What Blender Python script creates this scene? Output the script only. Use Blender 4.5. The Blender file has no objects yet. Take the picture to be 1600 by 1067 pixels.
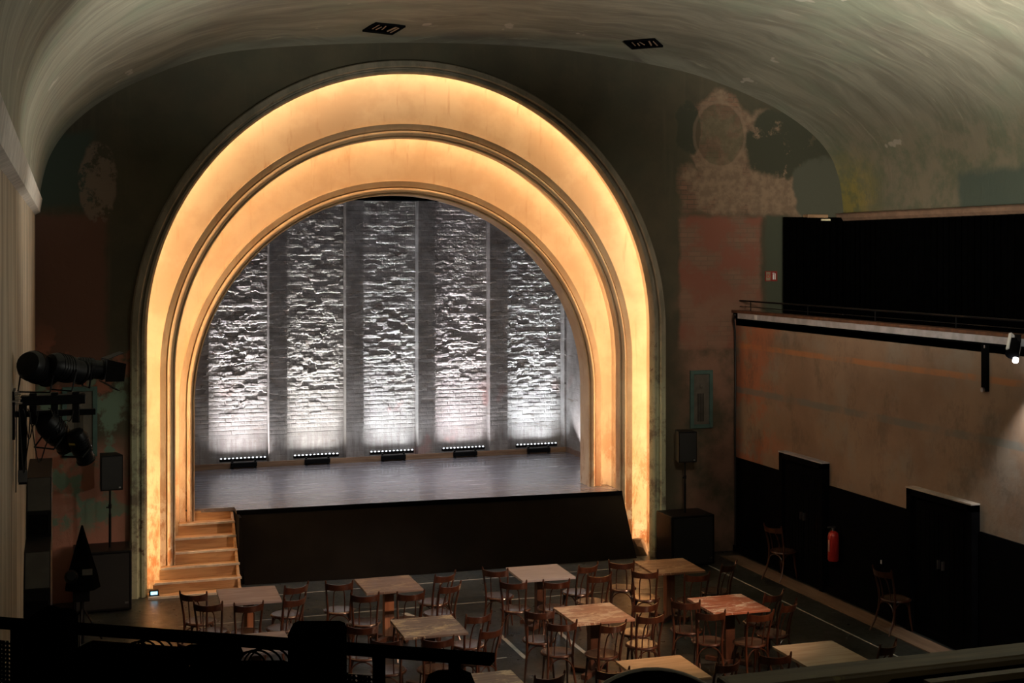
import bpy, bmesh, math, random
import numpy as np
from mathutils import Vector, Matrix
random.seed(7)
sc = bpy.context.scene
COL = sc.collection
PI = math.pi

# ------------------------------------------------------------------ camera
CAMY, CAMZ = -21.42, 5.3
cam_d = bpy.data.cameras.new('camera'); cam = bpy.data.objects.new('camera', cam_d); COL.objects.link(cam)
cam.location = (0, CAMY, CAMZ)
cam.rotation_euler = (PI/2, 0, -math.radians(18.4595))
cam_d.sensor_width = 36; cam_d.lens = 36*2100/1600
cam_d.shift_y = -139.5/1600
cam_d.clip_start = 0.05
sc.camera = cam

# ------------------------------------------------------------------ view, world
vs = sc.view_settings
vs.view_transform = 'Standard'; vs.look = 'None'; vs.gamma = 1; vs.use_curve_mapping = False; vs.exposure = 0.0
w = bpy.data.worlds.new('world'); sc.world = w; w.use_nodes = True
w.node_tree.nodes['Background'].inputs[0].default_value = (0.02, 0.022, 0.025, 1)
w.node_tree.nodes['Background'].inputs[1].default_value = 0.2
sc.cycles.max_bounces = 6; sc.cycles.diffuse_bounces = 4; sc.cycles.glossy_bounces = 4
sc.cycles.caustics_reflective = False; sc.cycles.caustics_refractive = False
sc.cycles.sample_clamp_indirect = 4

# ------------------------------------------------------------------ hall lights (theatre lamps out of frame, plus added fills)
def aim(o, target):
    d = Vector(target) - o.location
    o.rotation_euler = d.to_track_quat('-Z', 'Y').to_euler()
def spot(name, loc, target, power, color, angle, blend=0.6, radius=0.12):
    l = bpy.data.lights.new(name, 'SPOT'); l.energy = power; l.color = color
    l.spot_size = math.radians(angle); l.spot_blend = blend; l.shadow_soft_size = radius
    o = bpy.data.objects.new(name, l); COL.objects.link(o); o.location = loc; aim(o, target)
    return o
def area(name, loc, target, power, color, sx, sy, spread=180):
    l = bpy.data.lights.new(name, 'AREA'); l.energy = power; l.color = color
    l.shape = 'RECTANGLE'; l.size = sx; l.size_y = sy; l.spread = math.radians(spread)
    o = bpy.data.objects.new(name, l); COL.objects.link(o); o.location = loc; aim(o, target)
    return o
WARM = (1.0, 0.62, 0.36); NEUT = (1.0, 0.86, 0.72); COOL = (0.86, 0.93, 1.0)
spot('gallery_spotlight', (11.0, -12.0, 5.4), (5.4, -4.6, 0.3), 2100, (1, .60, .38), 32, .5, .06)
spot('truss_spotlight', (5.0, -11.0, 8.4), (4.7, -5.0, 0.0), 330, (.95, .93, 1.0), 42, .45, .1)
spot('truss_spotlight', (8.5, -10.0, 8.3), (6.3, -6.3, 0.0), 240, (.90, .97, .92), 36, .3, .1)
spot('ceiling_uplight', (9.8, -13.5, 4.6), (10.4, -8.6, 9.0), 9500, (1, .95, .80), 64, 1, .3)
spot('ceiling_uplight', (3.6, -13.5, 4.6), (3.4, -8.4, 9.0), 6000, (1, .97, .82), 66, 1, .3)
spot('vault_side_light', (11.0, -9.5, 4.9), (.1, -4.8, 7.4), 3400, (1, .98, .84), 42, 1, .2)
spot('right_wall_fill', (7.5, -13.0, 5.6), (11.6, 0, 5.6), 1500, (1, .84, .64), 34, 1, .3)  # added spot that lifts the right part of the proscenium wall
spot('balcony_rail_fill', (4.6, -20.6, 6.4), (2.3, -18.75, 4.35), 36, (1, .90, .62), 85, .9, .1)  # added spot, only there to brighten the parapet rail
area('room_fill', (7.5, -17.5, 7.6), (5.5, -4, 2.5), 14, (1, .88, .70), 2.0, 1.0)  # added soft fill for the whole hall, not a fixture of the room
spot('side_wall_light', (4.0, -13.0, 6.8), (11.35, -3.0, 3.7), 480, (1, .78, .62), 38, .9, .3)
spot('left_wall_light', (8.5, -12.0, 6.5), (-.4, -5.0, 4.0), 560, (1, .86, .66), 50, .9, .2)
spot('left_corner_light', (10.5, -10.5, 3.7), (.3, 0, 1.5), 500, (1, .90, .72), 14, .4, .05)

area('stage_floor_fill', (6.0, 2.6, 6.8), (6.0, 2.5, 1.1), 80, (.95, .94, 1.0), 5.0, .6, 70)  # added overhead fill to brighten the stage floor
area('stage_fill', (6.2, 1.9, 6.2), (6.2, 5.2, 3.0), 12, (.92, .93, 1.0), 4.5, .4)
spot('pillar_light', (4.0, -15.0, 6.5), (9.15, -.2, 1.9), 1100, (1, .84, .60), 11, .6, .08)
spot('pillar_light', (6.0, -15.0, 6.5), (.9, -.1, 2.6), 300, (1, .95, .75), 12, .9, .08)
spot('vault_side_light', (11.0, -15.5, 5.0), (-.3, -10.5, 7.2), 1500, (1, .98, .84), 46, 1, .2)  # second one added to lift the far-left vault
spot('vault_corner_fill', (6.0, -13.0, 5.0), (13.4, -3.4, 7.2), 3000, (1, .93, .74), 42, 1, .2)  # added spot for the right haunch that the uplights miss
# ------------------------------------------------------------------ node helpers
class G:
    def __init__(s, name):
        s.m = bpy.data.materials.new(name); s.m.use_nodes = True
        s.t = s.m.node_tree; s.b = s.t.nodes['Principled BSDF']
        s.pos = s.n('ShaderNodeTexCoord').outputs['Object']
    def n(s, ty, **k):
        nd = s.t.nodes.new(ty)
        for a, v in k.items(): setattr(nd, a, v)
        return nd
    def put(s, sock, v):
        if isinstance(v, bpy.types.NodeSocket): s.t.links.new(v, sock)
        elif v is not None:
            if sock.type == 'RGBA' and len(v) == 3: v = (*v, 1)
            sock.default_value = v
    def math(s, op, a, b=None, c=None, clamp=False):
        nd = s.n('ShaderNodeMath', operation=op, use_clamp=clamp)
        s.put(nd.inputs[0], a)
        if b is not None: s.put(nd.inputs[1], b)
        if c is not None: s.put(nd.inputs[2], c)
        return nd.outputs[0]
    def vm(s, op, a, b):
        nd = s.n('ShaderNodeVectorMath', operation=op); s.put(nd.inputs[0], a); s.put(nd.inputs[1], b)
        return nd.outputs[0]
    def sep(s, v):
        nd = s.n('ShaderNodeSeparateXYZ'); s.put(nd.inputs[0], v); return nd.outputs
    def comb(s, x, y, z):
        nd = s.n('ShaderNodeCombineXYZ')
        for i, v in enumerate((x, y, z)): s.put(nd.inputs[i], v)
        return nd.outputs[0]
    def noise(s, scale=1, det=4, rough=.55, vec=None, col=False, dist=0):
        nd = s.n('ShaderNodeTexNoise'); s.put(nd.inputs['Vector'], vec or s.pos)
        nd.inputs['Scale'].default_value = scale; nd.inputs['Detail'].default_value = det
        nd.inputs['Roughness'].default_value = rough; nd.inputs['Distortion'].default_value = dist
        return nd.outputs['Color' if col else 'Fac']
    def ramp(s, v, lo, hi, a=0.0, b=1.0, smooth=True):
        nd = s.n('ShaderNodeMapRange'); nd.interpolation_type = 'SMOOTHSTEP' if smooth else 'LINEAR'
        s.put(nd.inputs[0], v)
        for i, x in enumerate((lo, hi, a, b)): s.put(nd.inputs[i+1], x)
        return nd.outputs[0]
    def mix(s, f, a, b, mode='MIX'):
        nd = s.n('ShaderNodeMix', data_type='RGBA', blend_type=mode)
        s.put(nd.inputs[0], f); s.put(nd.inputs[6], a); s.put(nd.inputs[7], b)
        return nd.outputs[2]
    def scale(s, v, sx, sy, sz):
        return s.vm('MULTIPLY', v, (sx, sy, sz))
    def distort(s, amp, scale, det=4):
        c = s.noise(scale, det, col=True)
        return s.vm('ADD', s.pos, s.vm('MULTIPLY', s.vm('SUBTRACT', c, (.5, .5, .5)), (amp,)*3))
    def box(s, P, x0, x1, z0, z1, soft=.08, ax='XZ'):
        o = s.sep(P); X = o['XYZ'.index(ax[0])]; Z = o['XYZ'.index(ax[1])]
        f = s.math('MULTIPLY', s.ramp(X, x0-soft, x0+soft), s.ramp(X, x1-soft, x1+soft, 1.0, 0.0))
        f2 = s.math('MULTIPLY', s.ramp(Z, z0-soft, z0+soft), s.ramp(Z, z1-soft, z1+soft, 1.0, 0.0))
        return s.math('MULTIPLY', f, f2)
    def ell(s, P, cx, cz, rx, rz, soft=.15):
        o = s.sep(P)
        a = s.math('POWER', s.math('ABSOLUTE', s.math('DIVIDE', s.math('SUBTRACT', o[0], cx), rx)), 2.0)
        b = s.math('POWER', s.math('ABSOLUTE', s.math('DIVIDE', s.math('SUBTRACT', o[2], cz), rz)), 2.0)
        return s.ramp(s.math('ADD', a, b), 1-soft, 1+soft, 1.0, 0.0)
    def out(s, col, rough=.8, metal=0, bump=None, bstr=.3, bdist=.02, spec=.5, coat=0):
        s.put(s.b.inputs['Base Color'], col); s.put(s.b.inputs['Roughness'], rough)
        s.put(s.b.inputs['Metallic'], metal); s.b.inputs['Specular IOR Level'].default_value = spec
        if coat: s.b.inputs['Coat Weight'].default_value = coat; s.b.inputs['Coat Roughness'].default_value = .15
        if bump is not None:
            nd = s.n('ShaderNodeBump'); s.put(nd.inputs['Height'], bump)
            nd.inputs['Strength'].default_value = bstr; nd.inputs['Distance'].default_value = bdist
            s.t.links.new(nd.outputs[0], s.b.inputs['Normal'])
        return s.m
def plain(name, col, rough=.6, metal=0, var=.25, nscale=6, spec=.5, coat=0):
    g = G(name); c2 = tuple(x*(1-var) for x in col)
    n = g.noise(nscale, 5)
    return g.out(g.mix(g.ramp(n, .35, .65), c2, col), rough, metal, spec=spec, coat=coat, bump=n, bstr=.08, bdist=.005)
def emit(name, col, strength):
    m = bpy.data.materials.new(name); m.use_nodes = True; b = m.node_tree.nodes['Principled BSDF']
    b.inputs['Base Color'].default_value = (*col, 1); b.inputs['Emission Color'].default_value = (*col, 1)
    b.inputs['Emission Strength'].default_value = strength; return m
def brick_tex(g, sx=1.0, ax='XZ', c1=(1, 1, 1), c2=(.5, .5, .5), mortar=(.2, .2, .2), w=.26, h=.083):
    o = g.sep(g.pos)
    v = g.comb(o['XYZ'.index(ax[0])], o['XYZ'.index(ax[1])], 0.0)
    nd = g.n('ShaderNodeTexBrick'); g.put(nd.inputs['Vector'], v)
    nd.inputs['Scale'].default_value = 1; nd.inputs['Brick Width'].default_value = w; nd.inputs['Row Height'].default_value = h
    nd.inputs['Mortar Size'].default_value = .008; nd.inputs['Mortar Smooth'].default_value = .3
    g.put(nd.inputs['Color1'], c1); g.put(nd.inputs['Color2'], c2); g.put(nd.inputs['Mortar'], mortar)
    return nd.outputs['Color']

# ------------------------------------------------------------------ materials
def m_proscenium():
    g = G('aged_wall_paint')
    Pg = g.distort(.55, 1.5, 9); Pd = g.distort(.5, 1.3, 6); Pf = g.distort(.16, 3.5, 8); Pr = g.distort(.07, 5, 6)
    n = g.noise(.9, 7, .62); nf = g.noise(7, 8, .65)
    col = g.mix(g.ramp(n, .35, .65), (.050, .044, .028), (.075, .062, .038))
    # vertical stains
    st = g.noise(1, 5, .6, vec=g.scale(g.pos, 5, 1, .35))
    col = g.mix(g.ramp(st, .55, .72, 0, .35), col, (.11, .09, .058))
    col = g.mix(g.math('MULTIPLY', g.ramp(g.noise(.8, 6, .6), .46, .60), .25), col, (.045, .055, .036))
    # left side: oxblood field, green-black corner, pink scraped plaster
    col = g.mix(g.math('MULTIPLY', g.box(Pf, -1, .62, 3.0, 5.85), .9), col, (.125, .055, .038))
    col = g.mix(g.box(Pd, -1, .45, 5.95, 7.1), col, (.040, .058, .045))
    col = g.mix(g.math('MULTIPLY', g.ell(Pf, .5, 6.35, .28, .62), g.ramp(g.noise(3, 7, .7), .42, .5)), col, (.17, .125, .095))
    low = g.box(Pd, -.8, .95, -.3, 2.3, .25)
    col = g.mix(low, col, (.33, .155, .115))
    teal = g.math('MULTIPLY', g.box(Pd, -.8, .95, 1.1, 3.4, .2), g.ramp(g.noise(1.9, 6, .6), .49, .56))
    col = g.mix(teal, col, (.13, .20, .15))
    red = g.math('MULTIPLY', g.box(Pd, -.8, 1.0, 1.5, 4.0, .3), g.ramp(g.noise(1.5, 6, .6, vec=g.vm('ADD', g.pos, (7, 3, 2))), .52, .58))
    col = g.mix(red, col, (.25, .095, .06))
    # right side: scraped brick, medallion, red-brown field
    scr = g.math('MAXIMUM', g.box(Pg, 10.25, 12.9, 5.95, 6.8), g.math('MAXIMUM', g.ell(Pg, 11.05, 7.35, .72, .75), g.ell(Pg, 11.9, 6.9, 1.05, .9)))
    bcol = brick_tex(g, c1=(.21, .115, .075), c2=(.14, .08, .055), mortar=(.09, .065, .045))
    plast = g.mix(g.ramp(nf, .4, .6), (.17, .115, .078), (.24, .165, .112))
    bmask = g.math('MAXIMUM', g.ramp(g.noise(1.3, 6, .7), .40, .54), g.ramp(g.sep(Pf)[0], 11.5, 11.7))
    col = g.mix(scr, col, g.mix(bmask, bcol, plast))
    dg = g.math('MULTIPLY', g.math('MAXIMUM', g.ell(Pg, 12.4, 7.25, .95, .62), g.ell(Pg, 10.4, 7.5, .25, .5)), g.ramp(g.noise(2.2, 7, .7), .36, .44))
    col = g.mix(dg, col, (.042, .044, .028))
    col = g.mix(g.ell(Pg, 13.1, 6.40, .60, .60), col, (.075, .078, .058))
    e1 = g.ell(Pr, 11.03, 7.38, .53, .61, .06); e2 = g.ell(Pr, 11.03, 7.38, .47, .55, .06)
    col = g.mix(g.math('MULTIPLY', g.math('SUBTRACT', e1, e2), .45), col, (.24, .165, .115))
    col = g.mix(g.math('MULTIPLY', e2, .55), col, g.mix(g.ramp(g.noise(3, 6), .45, .55), (.12, .08, .05), (.075, .08, .045)))
    rb = g.box(Pf, 10.25, 11.85, 3.6, 5.93, .05)
    rbc = g.mix(g.ramp(g.noise(1.6, 6, .65), .42, .60), (.20, .075, .05), g.mix(.5, bcol, (.20, .12, .085)))
    col = g.mix(rb, col, rbc)
    col = g.mix(g.math('MULTIPLY', g.box(Pf, 11.95, 12.35, 4.1, 5.95, .04), .9), col, (.052, .062, .042))
    rl = g.math('MULTIPLY', g.box(Pd, 10.3, 11.8, -.3, 4.6, .3), g.ramp(g.noise(1.1, 6, .6), .36, .62))
    col = g.mix(rl, col, (.21, .115, .08))
    h = g.math('ADD', g.math('MULTIPLY', nf, .5), g.math('MULTIPLY', g.ramp(n, .48, .52), .3))
    return g.out(col, .85, bump=h, bstr=.35, bdist=.02)
def m_arch():
    g = G('stained_cream_plaster')
    n = g.noise(1.3, 6, .6); nf = g.noise(9, 7, .6); st = g.noise(1, 6, .65, vec=g.scale(g.pos, 9, 9, .8))
    col = g.mix(g.ramp(n, .38, .62), (.70, .55, .39), (.80, .67, .50))
    col = g.mix(g.ramp(st, .55, .75, 0, .5), col, (.52, .30, .15))
    z = g.sep(g.pos)[2]
    lowm = g.ramp(z, .2, 3.2, 1, 0)
    col = g.mix(g.math('MULTIPLY', lowm, g.ramp(g.noise(2.4, 8, .7, vec=g.scale(g.pos, 2, 2, .7)), .45, .60)), col, (.42, .20, .09))
    col = g.mix(g.math('MULTIPLY', lowm, g.ramp(g.noise(3.4, 8, .7, vec=g.vm('ADD', g.pos, (9, 2, 4))), .54, .62)), col, (.80, .70, .58))
    return g.out(col, .8, bump=nf, bstr=.2, bdist=.01)
def m_archrim():
    g = G('grey_green_rim_paint')
    n = g.noise(2.0, 7, .65, vec=g.scale(g.pos, 2, 2, .6)); nf = g.noise(12, 7, .65)
    z = g.sep(g.pos)[2]
    c = g.mix(g.ramp(n, .4, .6), (.15, .135, .10), (.22, .19, .145))
    foot_lit = g.math('MULTIPLY', g.ramp(z, 2.0, 4.5, 1, 0), g.ramp(g.noise(3, 7, .7), .38, .55))
    c = g.mix(foot_lit, c, (.44, .46, .32))  # grey-green rim paint, lightened at the foot to stand in for spotlight
    c = g.mix(g.ramp(g.noise(5, 8, .75), .60, .66), c, (.14, .10, .07))
    return g.out(c, .75, bump=nf, bstr=.25, bdist=.01)
def m_ceiling():
    g = G('brushed_ceiling_paint')
    Pd = g.distort(1.4, .35, 3)
    s1 = g.noise(1, 8, .62, vec=g.scale(Pd, .55, 3.2, .55))
    s2 = g.noise(1, 9, .68, vec=g.scale(Pd, .9, 9, .9), dist=.4)
    col = g.mix(g.ramp(s1, .35, .66), (.145, .135, .105), (.225, .215, .17))
    col = g.mix(g.ramp(s2, .55, .72, 0, .75), col, (.33, .315, .245))
    col = g.mix(g.ramp(g.noise(1, 6, .6, vec=g.scale(Pd, .5, 2, .5)), .30, .44, .75, 0), col, (.11, .09, .08))
    col = g.mix(g.ramp(g.noise(.5, 6, .6), .5, .66, 0, .5), col, (.17, .20, .145))
    o = g.sep(g.pos)
    rt = g.math('MULTIPLY', g.ramp(o[0], 11.9, 12.9), g.ramp(o[2], 6.9, 7.9, 1, 0))
    col = g.mix(g.math('MULTIPLY', rt, .9), col, g.mix(g.ramp(g.noise(1.4, 8, .7), .42, .6), (.20, .175, .13), (.12, .13, .09)))
    # yellow-green bloom by the corner, dark teal block further on
    ye = g.math('MULTIPLY', g.math('MULTIPLY', g.ramp(o[1], -1.5, -.3), g.ramp(o[2], 6.3, 7.4, 1, 0)), g.ramp(o[0], 12.4, 13.0))
    col = g.mix(g.math('MULTIPLY', ye, .95), col, g.mix(g.ramp(g.noise(4, 7, .7), .4, .6), (.27, .22, .06), (.15, .15, .065)))
    Pe = g.sep(g.distort(.5, 1.4, 5))
    te = g.math('MULTIPLY', g.math('MULTIPLY', g.ramp(Pe[1], -3.4, -3.2, 1, 0), g.ramp(Pe[2], 6.5, 6.65, 1, 0)), g.ramp(Pe[0], 12.4, 12.6))
    col = g.mix(te, col, (.075, .10, .085))
    sp = g.math('MULTIPLY', g.ramp(g.noise(1.6, 3, .5, vec=g.vm('ADD', g.pos, (3.3, 1, 5))), .70, .72), .6)
    col = g.mix(sp, col, (.42, .37, .32))
    return g.out(col, .78, bump=g.math('ADD', s1, g.math('MULTIPLY', s2, .6)), bstr=.25, bdist=.04)
def m_side():
    g = G('stained_side_plaster')
    o = g.sep(g.pos); Pf = g.distort(.10, 4, 5)
    n = g.noise(.7, 7, .6); nf = g.noise(10, 7, .6)
    col = g.mix(g.ramp(n, .35, .65), (.23, .16, .115), (.31, .225, .165))
    col = g.mix(g.ramp(g.noise(1, 6, .6, vec=g.vm('ADD', g.pos, (5, 5, 5))), .50, .66, 0, .6), col, (.27, .25, .22))
    col = g.mix(g.math('MULTIPLY', g.ramp(o[1], -2.2, -.6), g.ramp(g.noise(1.3, 6, .6), .42, .56, 0, .8)), col, (.42, .14, .07))
    col = g.mix(g.ramp(g.noise(1.4, 9, .75, vec=g.scale(g.pos, 1, 1, .7)), .50, .66, 0, .6), col, (.13, .10, .08))
    q = g.sep(g.distort(.04, 2, 5))
    orange = g.math('MULTIPLY', g.math('SUBTRACT', g.ramp(q[2], 3.60, 3.62), g.ramp(q[2], 3.68, 3.71)), g.ramp(g.noise(2, 5), .38, .56, .1, .55))
    col = g.mix(orange, col, (.52, .20, .06))
    blue = g.math('MULTIPLY', g.math('SUBTRACT', g.ramp(q[2], 2.80, 2.83), g.ramp(q[2], 2.90, 2.94)), g.ramp(g.noise(2, 5), .35, .6, .15, .8))
    col = g.mix(blue, col, (.17, .18, .17))
    return g.out(col, .85, bump=nf, bstr=.3, bdist=.015)
def m_left():
    g = G('streaked_left_plaster')
    n = g.noise(1, 7, .65, vec=g.scale(g.pos, 3, 3, .35)); nf = g.noise(8, 8, .65)
    col = g.mix(g.ramp(n, .36, .66), (.19, .145, .105), (.37, .30, .225))
    col = g.mix(g.ramp(g.noise(6, 6, .7), .66, .70), col, (.09, .07, .05))
    return g.out(col, .8, bump=nf, bstr=.4, bdist=.02)
def m_floor():
    g = G('black_dance_floor')
    o = g.sep(g.pos)
    n = g.noise(1.1, 8, .65); nf = g.noise(6, 8, .7)
    col = g.mix(g.ramp(n, .35, .68), (.018, .021, .019), (.040, .045, .041))
    # vinyl sheet seams and worn scratches
    fx = g.math('ABSOLUTE', g.math('SUBTRACT', g.math('FRACT', g.math('DIVIDE', o[1], 1.5)), .5))
    seam = g.ramp(fx, .492, .497)
    col = g.mix(g.math('MULTIPLY', seam, .5), col, (.012, .013, .012))
    sc1 = g.noise(1, 9, .8, vec=g.scale(g.distort(.3, .8), 2, 14, 1))
    col = g.mix(g.ramp(sc1, .64, .70, 0, .5), col, (.16, .17, .16))
    return g.out(col, g.ramp(nf, .3, .7, .26, .42), bump=nf, bstr=.05, bdist=.004, spec=.55)
def m_stagefloor():
    g = G('stage_boards')
    o = g.sep(g.pos)
    n = g.noise(1, 8, .65, vec=g.scale(g.pos, .6, 9, 1)); nf = g.noise(1, 6, .7, vec=g.scale(g.pos, 1.5, 22, 1))
    col = g.mix(g.ramp(n, .35, .66), (.13, .12, .13), (.22, .205, .22))
    fy = g.math('ABSOLUTE', g.math('SUBTRACT', g.math('FRACT', g.math('DIVIDE', o[1], .19)), .5))
    col = g.mix(g.ramp(fy, .47, .49), col, (.015, .014, .015))
    return g.out(col, g.ramp(n, .3, .7, .18, .28), bump=nf, bstr=.03, bdist=.01, spec=.8)
def m_brick():
    g = G('whitewashed_rough_brick')
    n = g.noise(2.2, 7, .65); nf = g.noise(26, 8, .7)
    o = g.sep(g.pos)
    col = g.mix(g.ramp(n, .35, .65), (.38, .36, .345), (.56, .545, .53))
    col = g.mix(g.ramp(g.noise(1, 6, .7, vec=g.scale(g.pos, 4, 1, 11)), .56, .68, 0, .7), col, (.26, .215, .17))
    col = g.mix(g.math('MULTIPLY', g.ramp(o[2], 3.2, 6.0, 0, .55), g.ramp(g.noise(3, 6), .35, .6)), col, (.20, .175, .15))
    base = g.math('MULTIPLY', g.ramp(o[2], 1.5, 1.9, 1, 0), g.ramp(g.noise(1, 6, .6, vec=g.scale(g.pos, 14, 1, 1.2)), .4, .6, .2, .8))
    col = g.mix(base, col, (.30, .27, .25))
    led_tinge = g.math('MULTIPLY', g.ramp(g.noise(1.2, 4, .5, vec=g.vm('ADD', g.pos, (2, 8, 1))), .60, .66, 0, .45), g.ramp(o[2], 2.2, 2.9, 1, 0))  # reddish tinge of the LED light, painted into the lower brick
    col = g.mix(led_tinge, col, (.60, .33, .30))
    bt = brick_tex(g, c1=(1, 1, 1), c2=(.9, .9, .9), mortar=(0, 0, 0))
    h = g.math('ADD', g.math('MULTIPLY', nf, 1.0), g.math('MULTIPLY', g.sep(bt)[0], .35))
    return g.out(col, .9, bump=h, bstr=.45, bdist=.02)
def m_wood(name, c1, c2, rough=.45, sc=(2, 20, 20), wear=None, wearcol=(.5, .38, .25), wthr=.6, coat=0):
    g = G(name)
    n = g.noise(1, 7, .6, vec=g.scale(g.pos, *sc), dist=.5)
    col = g.mix(g.ramp(n, .35, .65), c1, c2)
    if wear:
        wv = g.noise(1, 8, .75, vec=g.scale(g.distort(.25, 2), 5, 26, 1))
        big = g.ramp(g.noise(2.4, 4, .6), .44, .52)
        col = g.mix(g.math('MULTIPLY', g.math('MULTIPLY', g.ramp(wv, wthr-.025, wthr+.005), big), wear), col, wearcol)
    return g.out(col, rough, bump=n, bstr=.1, bdist=.004, coat=coat)
def m_mesh():
    g = G('perforated_black_steel')
    o = g.sep(g.pos)
    P = g.scale(g.pos, 1/.011, 1/.011, 1/.011)
    v = g.n('ShaderNodeTexVoronoi'); v.feature = 'F1'; v.inputs['Randomness'].default_value = 0
    g.put(v.inputs['Vector'], P); v.inputs['Scale'].default_value = 1
    hole = g.ramp(v.outputs['Distance'], .36, .40, 1, 0)
    g.out((.012, .012, .012), .5, .6)
    g.put(g.b.inputs['Alpha'], g.math('SUBTRACT', 1.0, hole))
    return g.m
M = dict(wall=m_proscenium(), arch=m_arch(), rim=m_archrim(), ceil=m_ceiling(), side=m_side(), left=m_left(), floor=m_floor(),
    stage=m_stagefloor(), brick=m_brick(), perf=m_mesh(),
    matte=plain('matte_black', (.003, .003, .003), .85, spec=.0), black=plain('black_paint', (.005, .005, .006), .8, spec=.0), skirt=plain('black_stage_cloth', (.011, .0095, .0085), .95, nscale=2, spec=.1),
    void=plain('black_velvet', (.0012, .0012, .0013), 1.0, spec=.0),
    metalblack=plain('black_lacquered_metal', (.006, .006, .007), .42, nscale=30, spec=.15),
    grille=plain('speaker_grille', (.007, .007, .008), .6, .1, nscale=60),
    alu=plain('grey_trunking', (.50, .52, .60), .5, .3), steel=plain('bright_steel', (.55, .55, .56), .3, 1.0),
    white=plain('white_enamel', (.75, .76, .80), .4, var=.05), red=plain('red_enamel', (.50, .025, .02), .35),
    chairwood=m_wood('dark_bentwood', (.045, .013, .006), (.092, .030, .013), .28, (14, 14, 4), coat=.5),
    seatwood=m_wood('worn_plywood_seat', (.060, .033, .022), (.12, .068, .044), .25, (6, 14, 6), coat=.6),
    stair=m_wood('raw_pine_boards', (.42, .235, .115), (.64, .41, .22), .55, (1.2, 14, 14)),
    nosing=plain('cream_nosing', (.92, .84, .72), .5), sill=m_wood('stage_sill_board', (.24, .14, .08), (.40, .25, .15), .6, (1, 14, 14)),
    strip=m_wood('timber_floor_strip', (.17, .11, .075), (.25, .17, .12), .5, (10, 1, 1)),
    cornice=plain('brown_cornice_plaster', (.27, .17, .12), .8), lcornice=plain('grey_cornice_plaster', (.52, .47, .43), .8),
    railwood=m_wood('old_rail_wood', (.12, .088, .045), (.22, .165, .09), .5, (1.5, 20, 20), wear=.6, wearcol=(.42, .38, .10), wthr=.62),
    teal=plain('teal_painted_frame', (.055, .115, .105), .7), tealfill=plain('dull_grey_panel_paint', (.105, .095, .08), .8),
    tape=plain('pale_floor_tape', (.50, .50, .46), .5), orangewood=m_wood('orange_table_column', (.40, .16, .08), (.52, .24, .13), .5, (16, 16, 2)),
    darkwood=m_wood('dark_table_base', (.07, .028, .016), (.13, .055, .03), .4, (10, 10, 4)),
    paper=plain('white_paper', (.8, .8, .8), .6, var=.05), cable=plain('black_rubber', (.008, .008, .008), .5),
    lamp=emit('warm_cove_lamp', (1.0, .62, .32), 40), led=emit('white_led', (.85, .90, 1.0), 5),
    blueled=emit('blue_display', (.35, .75, 1.0), 2.2), spotglass=emit('lamp_glass', (1.0, .97, .92), 14))
TOPS = [
    m_wood('pale_pinkish_tabletop', (.28, .205, .185), (.38, .30, .28), .5, (2, 16, 4)),
    m_wood('scratched_brown_tabletop', (.19, .13, .105), (.27, .195, .165), .4, (2, 16, 4), wear=.7, wearcol=(.50, .38, .24), wthr=.545),
    m_wood('grey_brown_scratched_tabletop', (.12, .085, .068), (.18, .135, .11), .4, (2, 16, 4), wear=.9, wearcol=(.52, .42, .25), wthr=.535),
    m_wood('light_grey_tabletop', (.36, .31, .30), (.43, .375, .365), .5, (1, 3, 1)),
    m_wood('worn_orange_tabletop', (.30, .14, .08), (.42, .21, .13), .4, (2, 16, 4), wear=.9, wearcol=(.68, .52, .36), wthr=.505),
    m_wood('brown_varnished_tabletop', (.25, .12, .06), (.36, .19, .11), .4, (2, 16, 4), wear=.8, wearcol=(.62, .44, .28), wthr=.535),
    m_wood('reddish_tabletop', (.30, .095, .05), (.40, .145, .08), .35, (2, 16, 4), wear=.95, wearcol=(.75, .62, .48), wthr=.545),
    m_wood('honey_tabletop', (.38, .22, .10), (.50, .31, .16), .4, (2, 16, 4)),
    m_wood('olive_brown_tabletop', (.25, .18, .11), (.34, .27, .18), .4, (2, 16, 4)),
]

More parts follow.
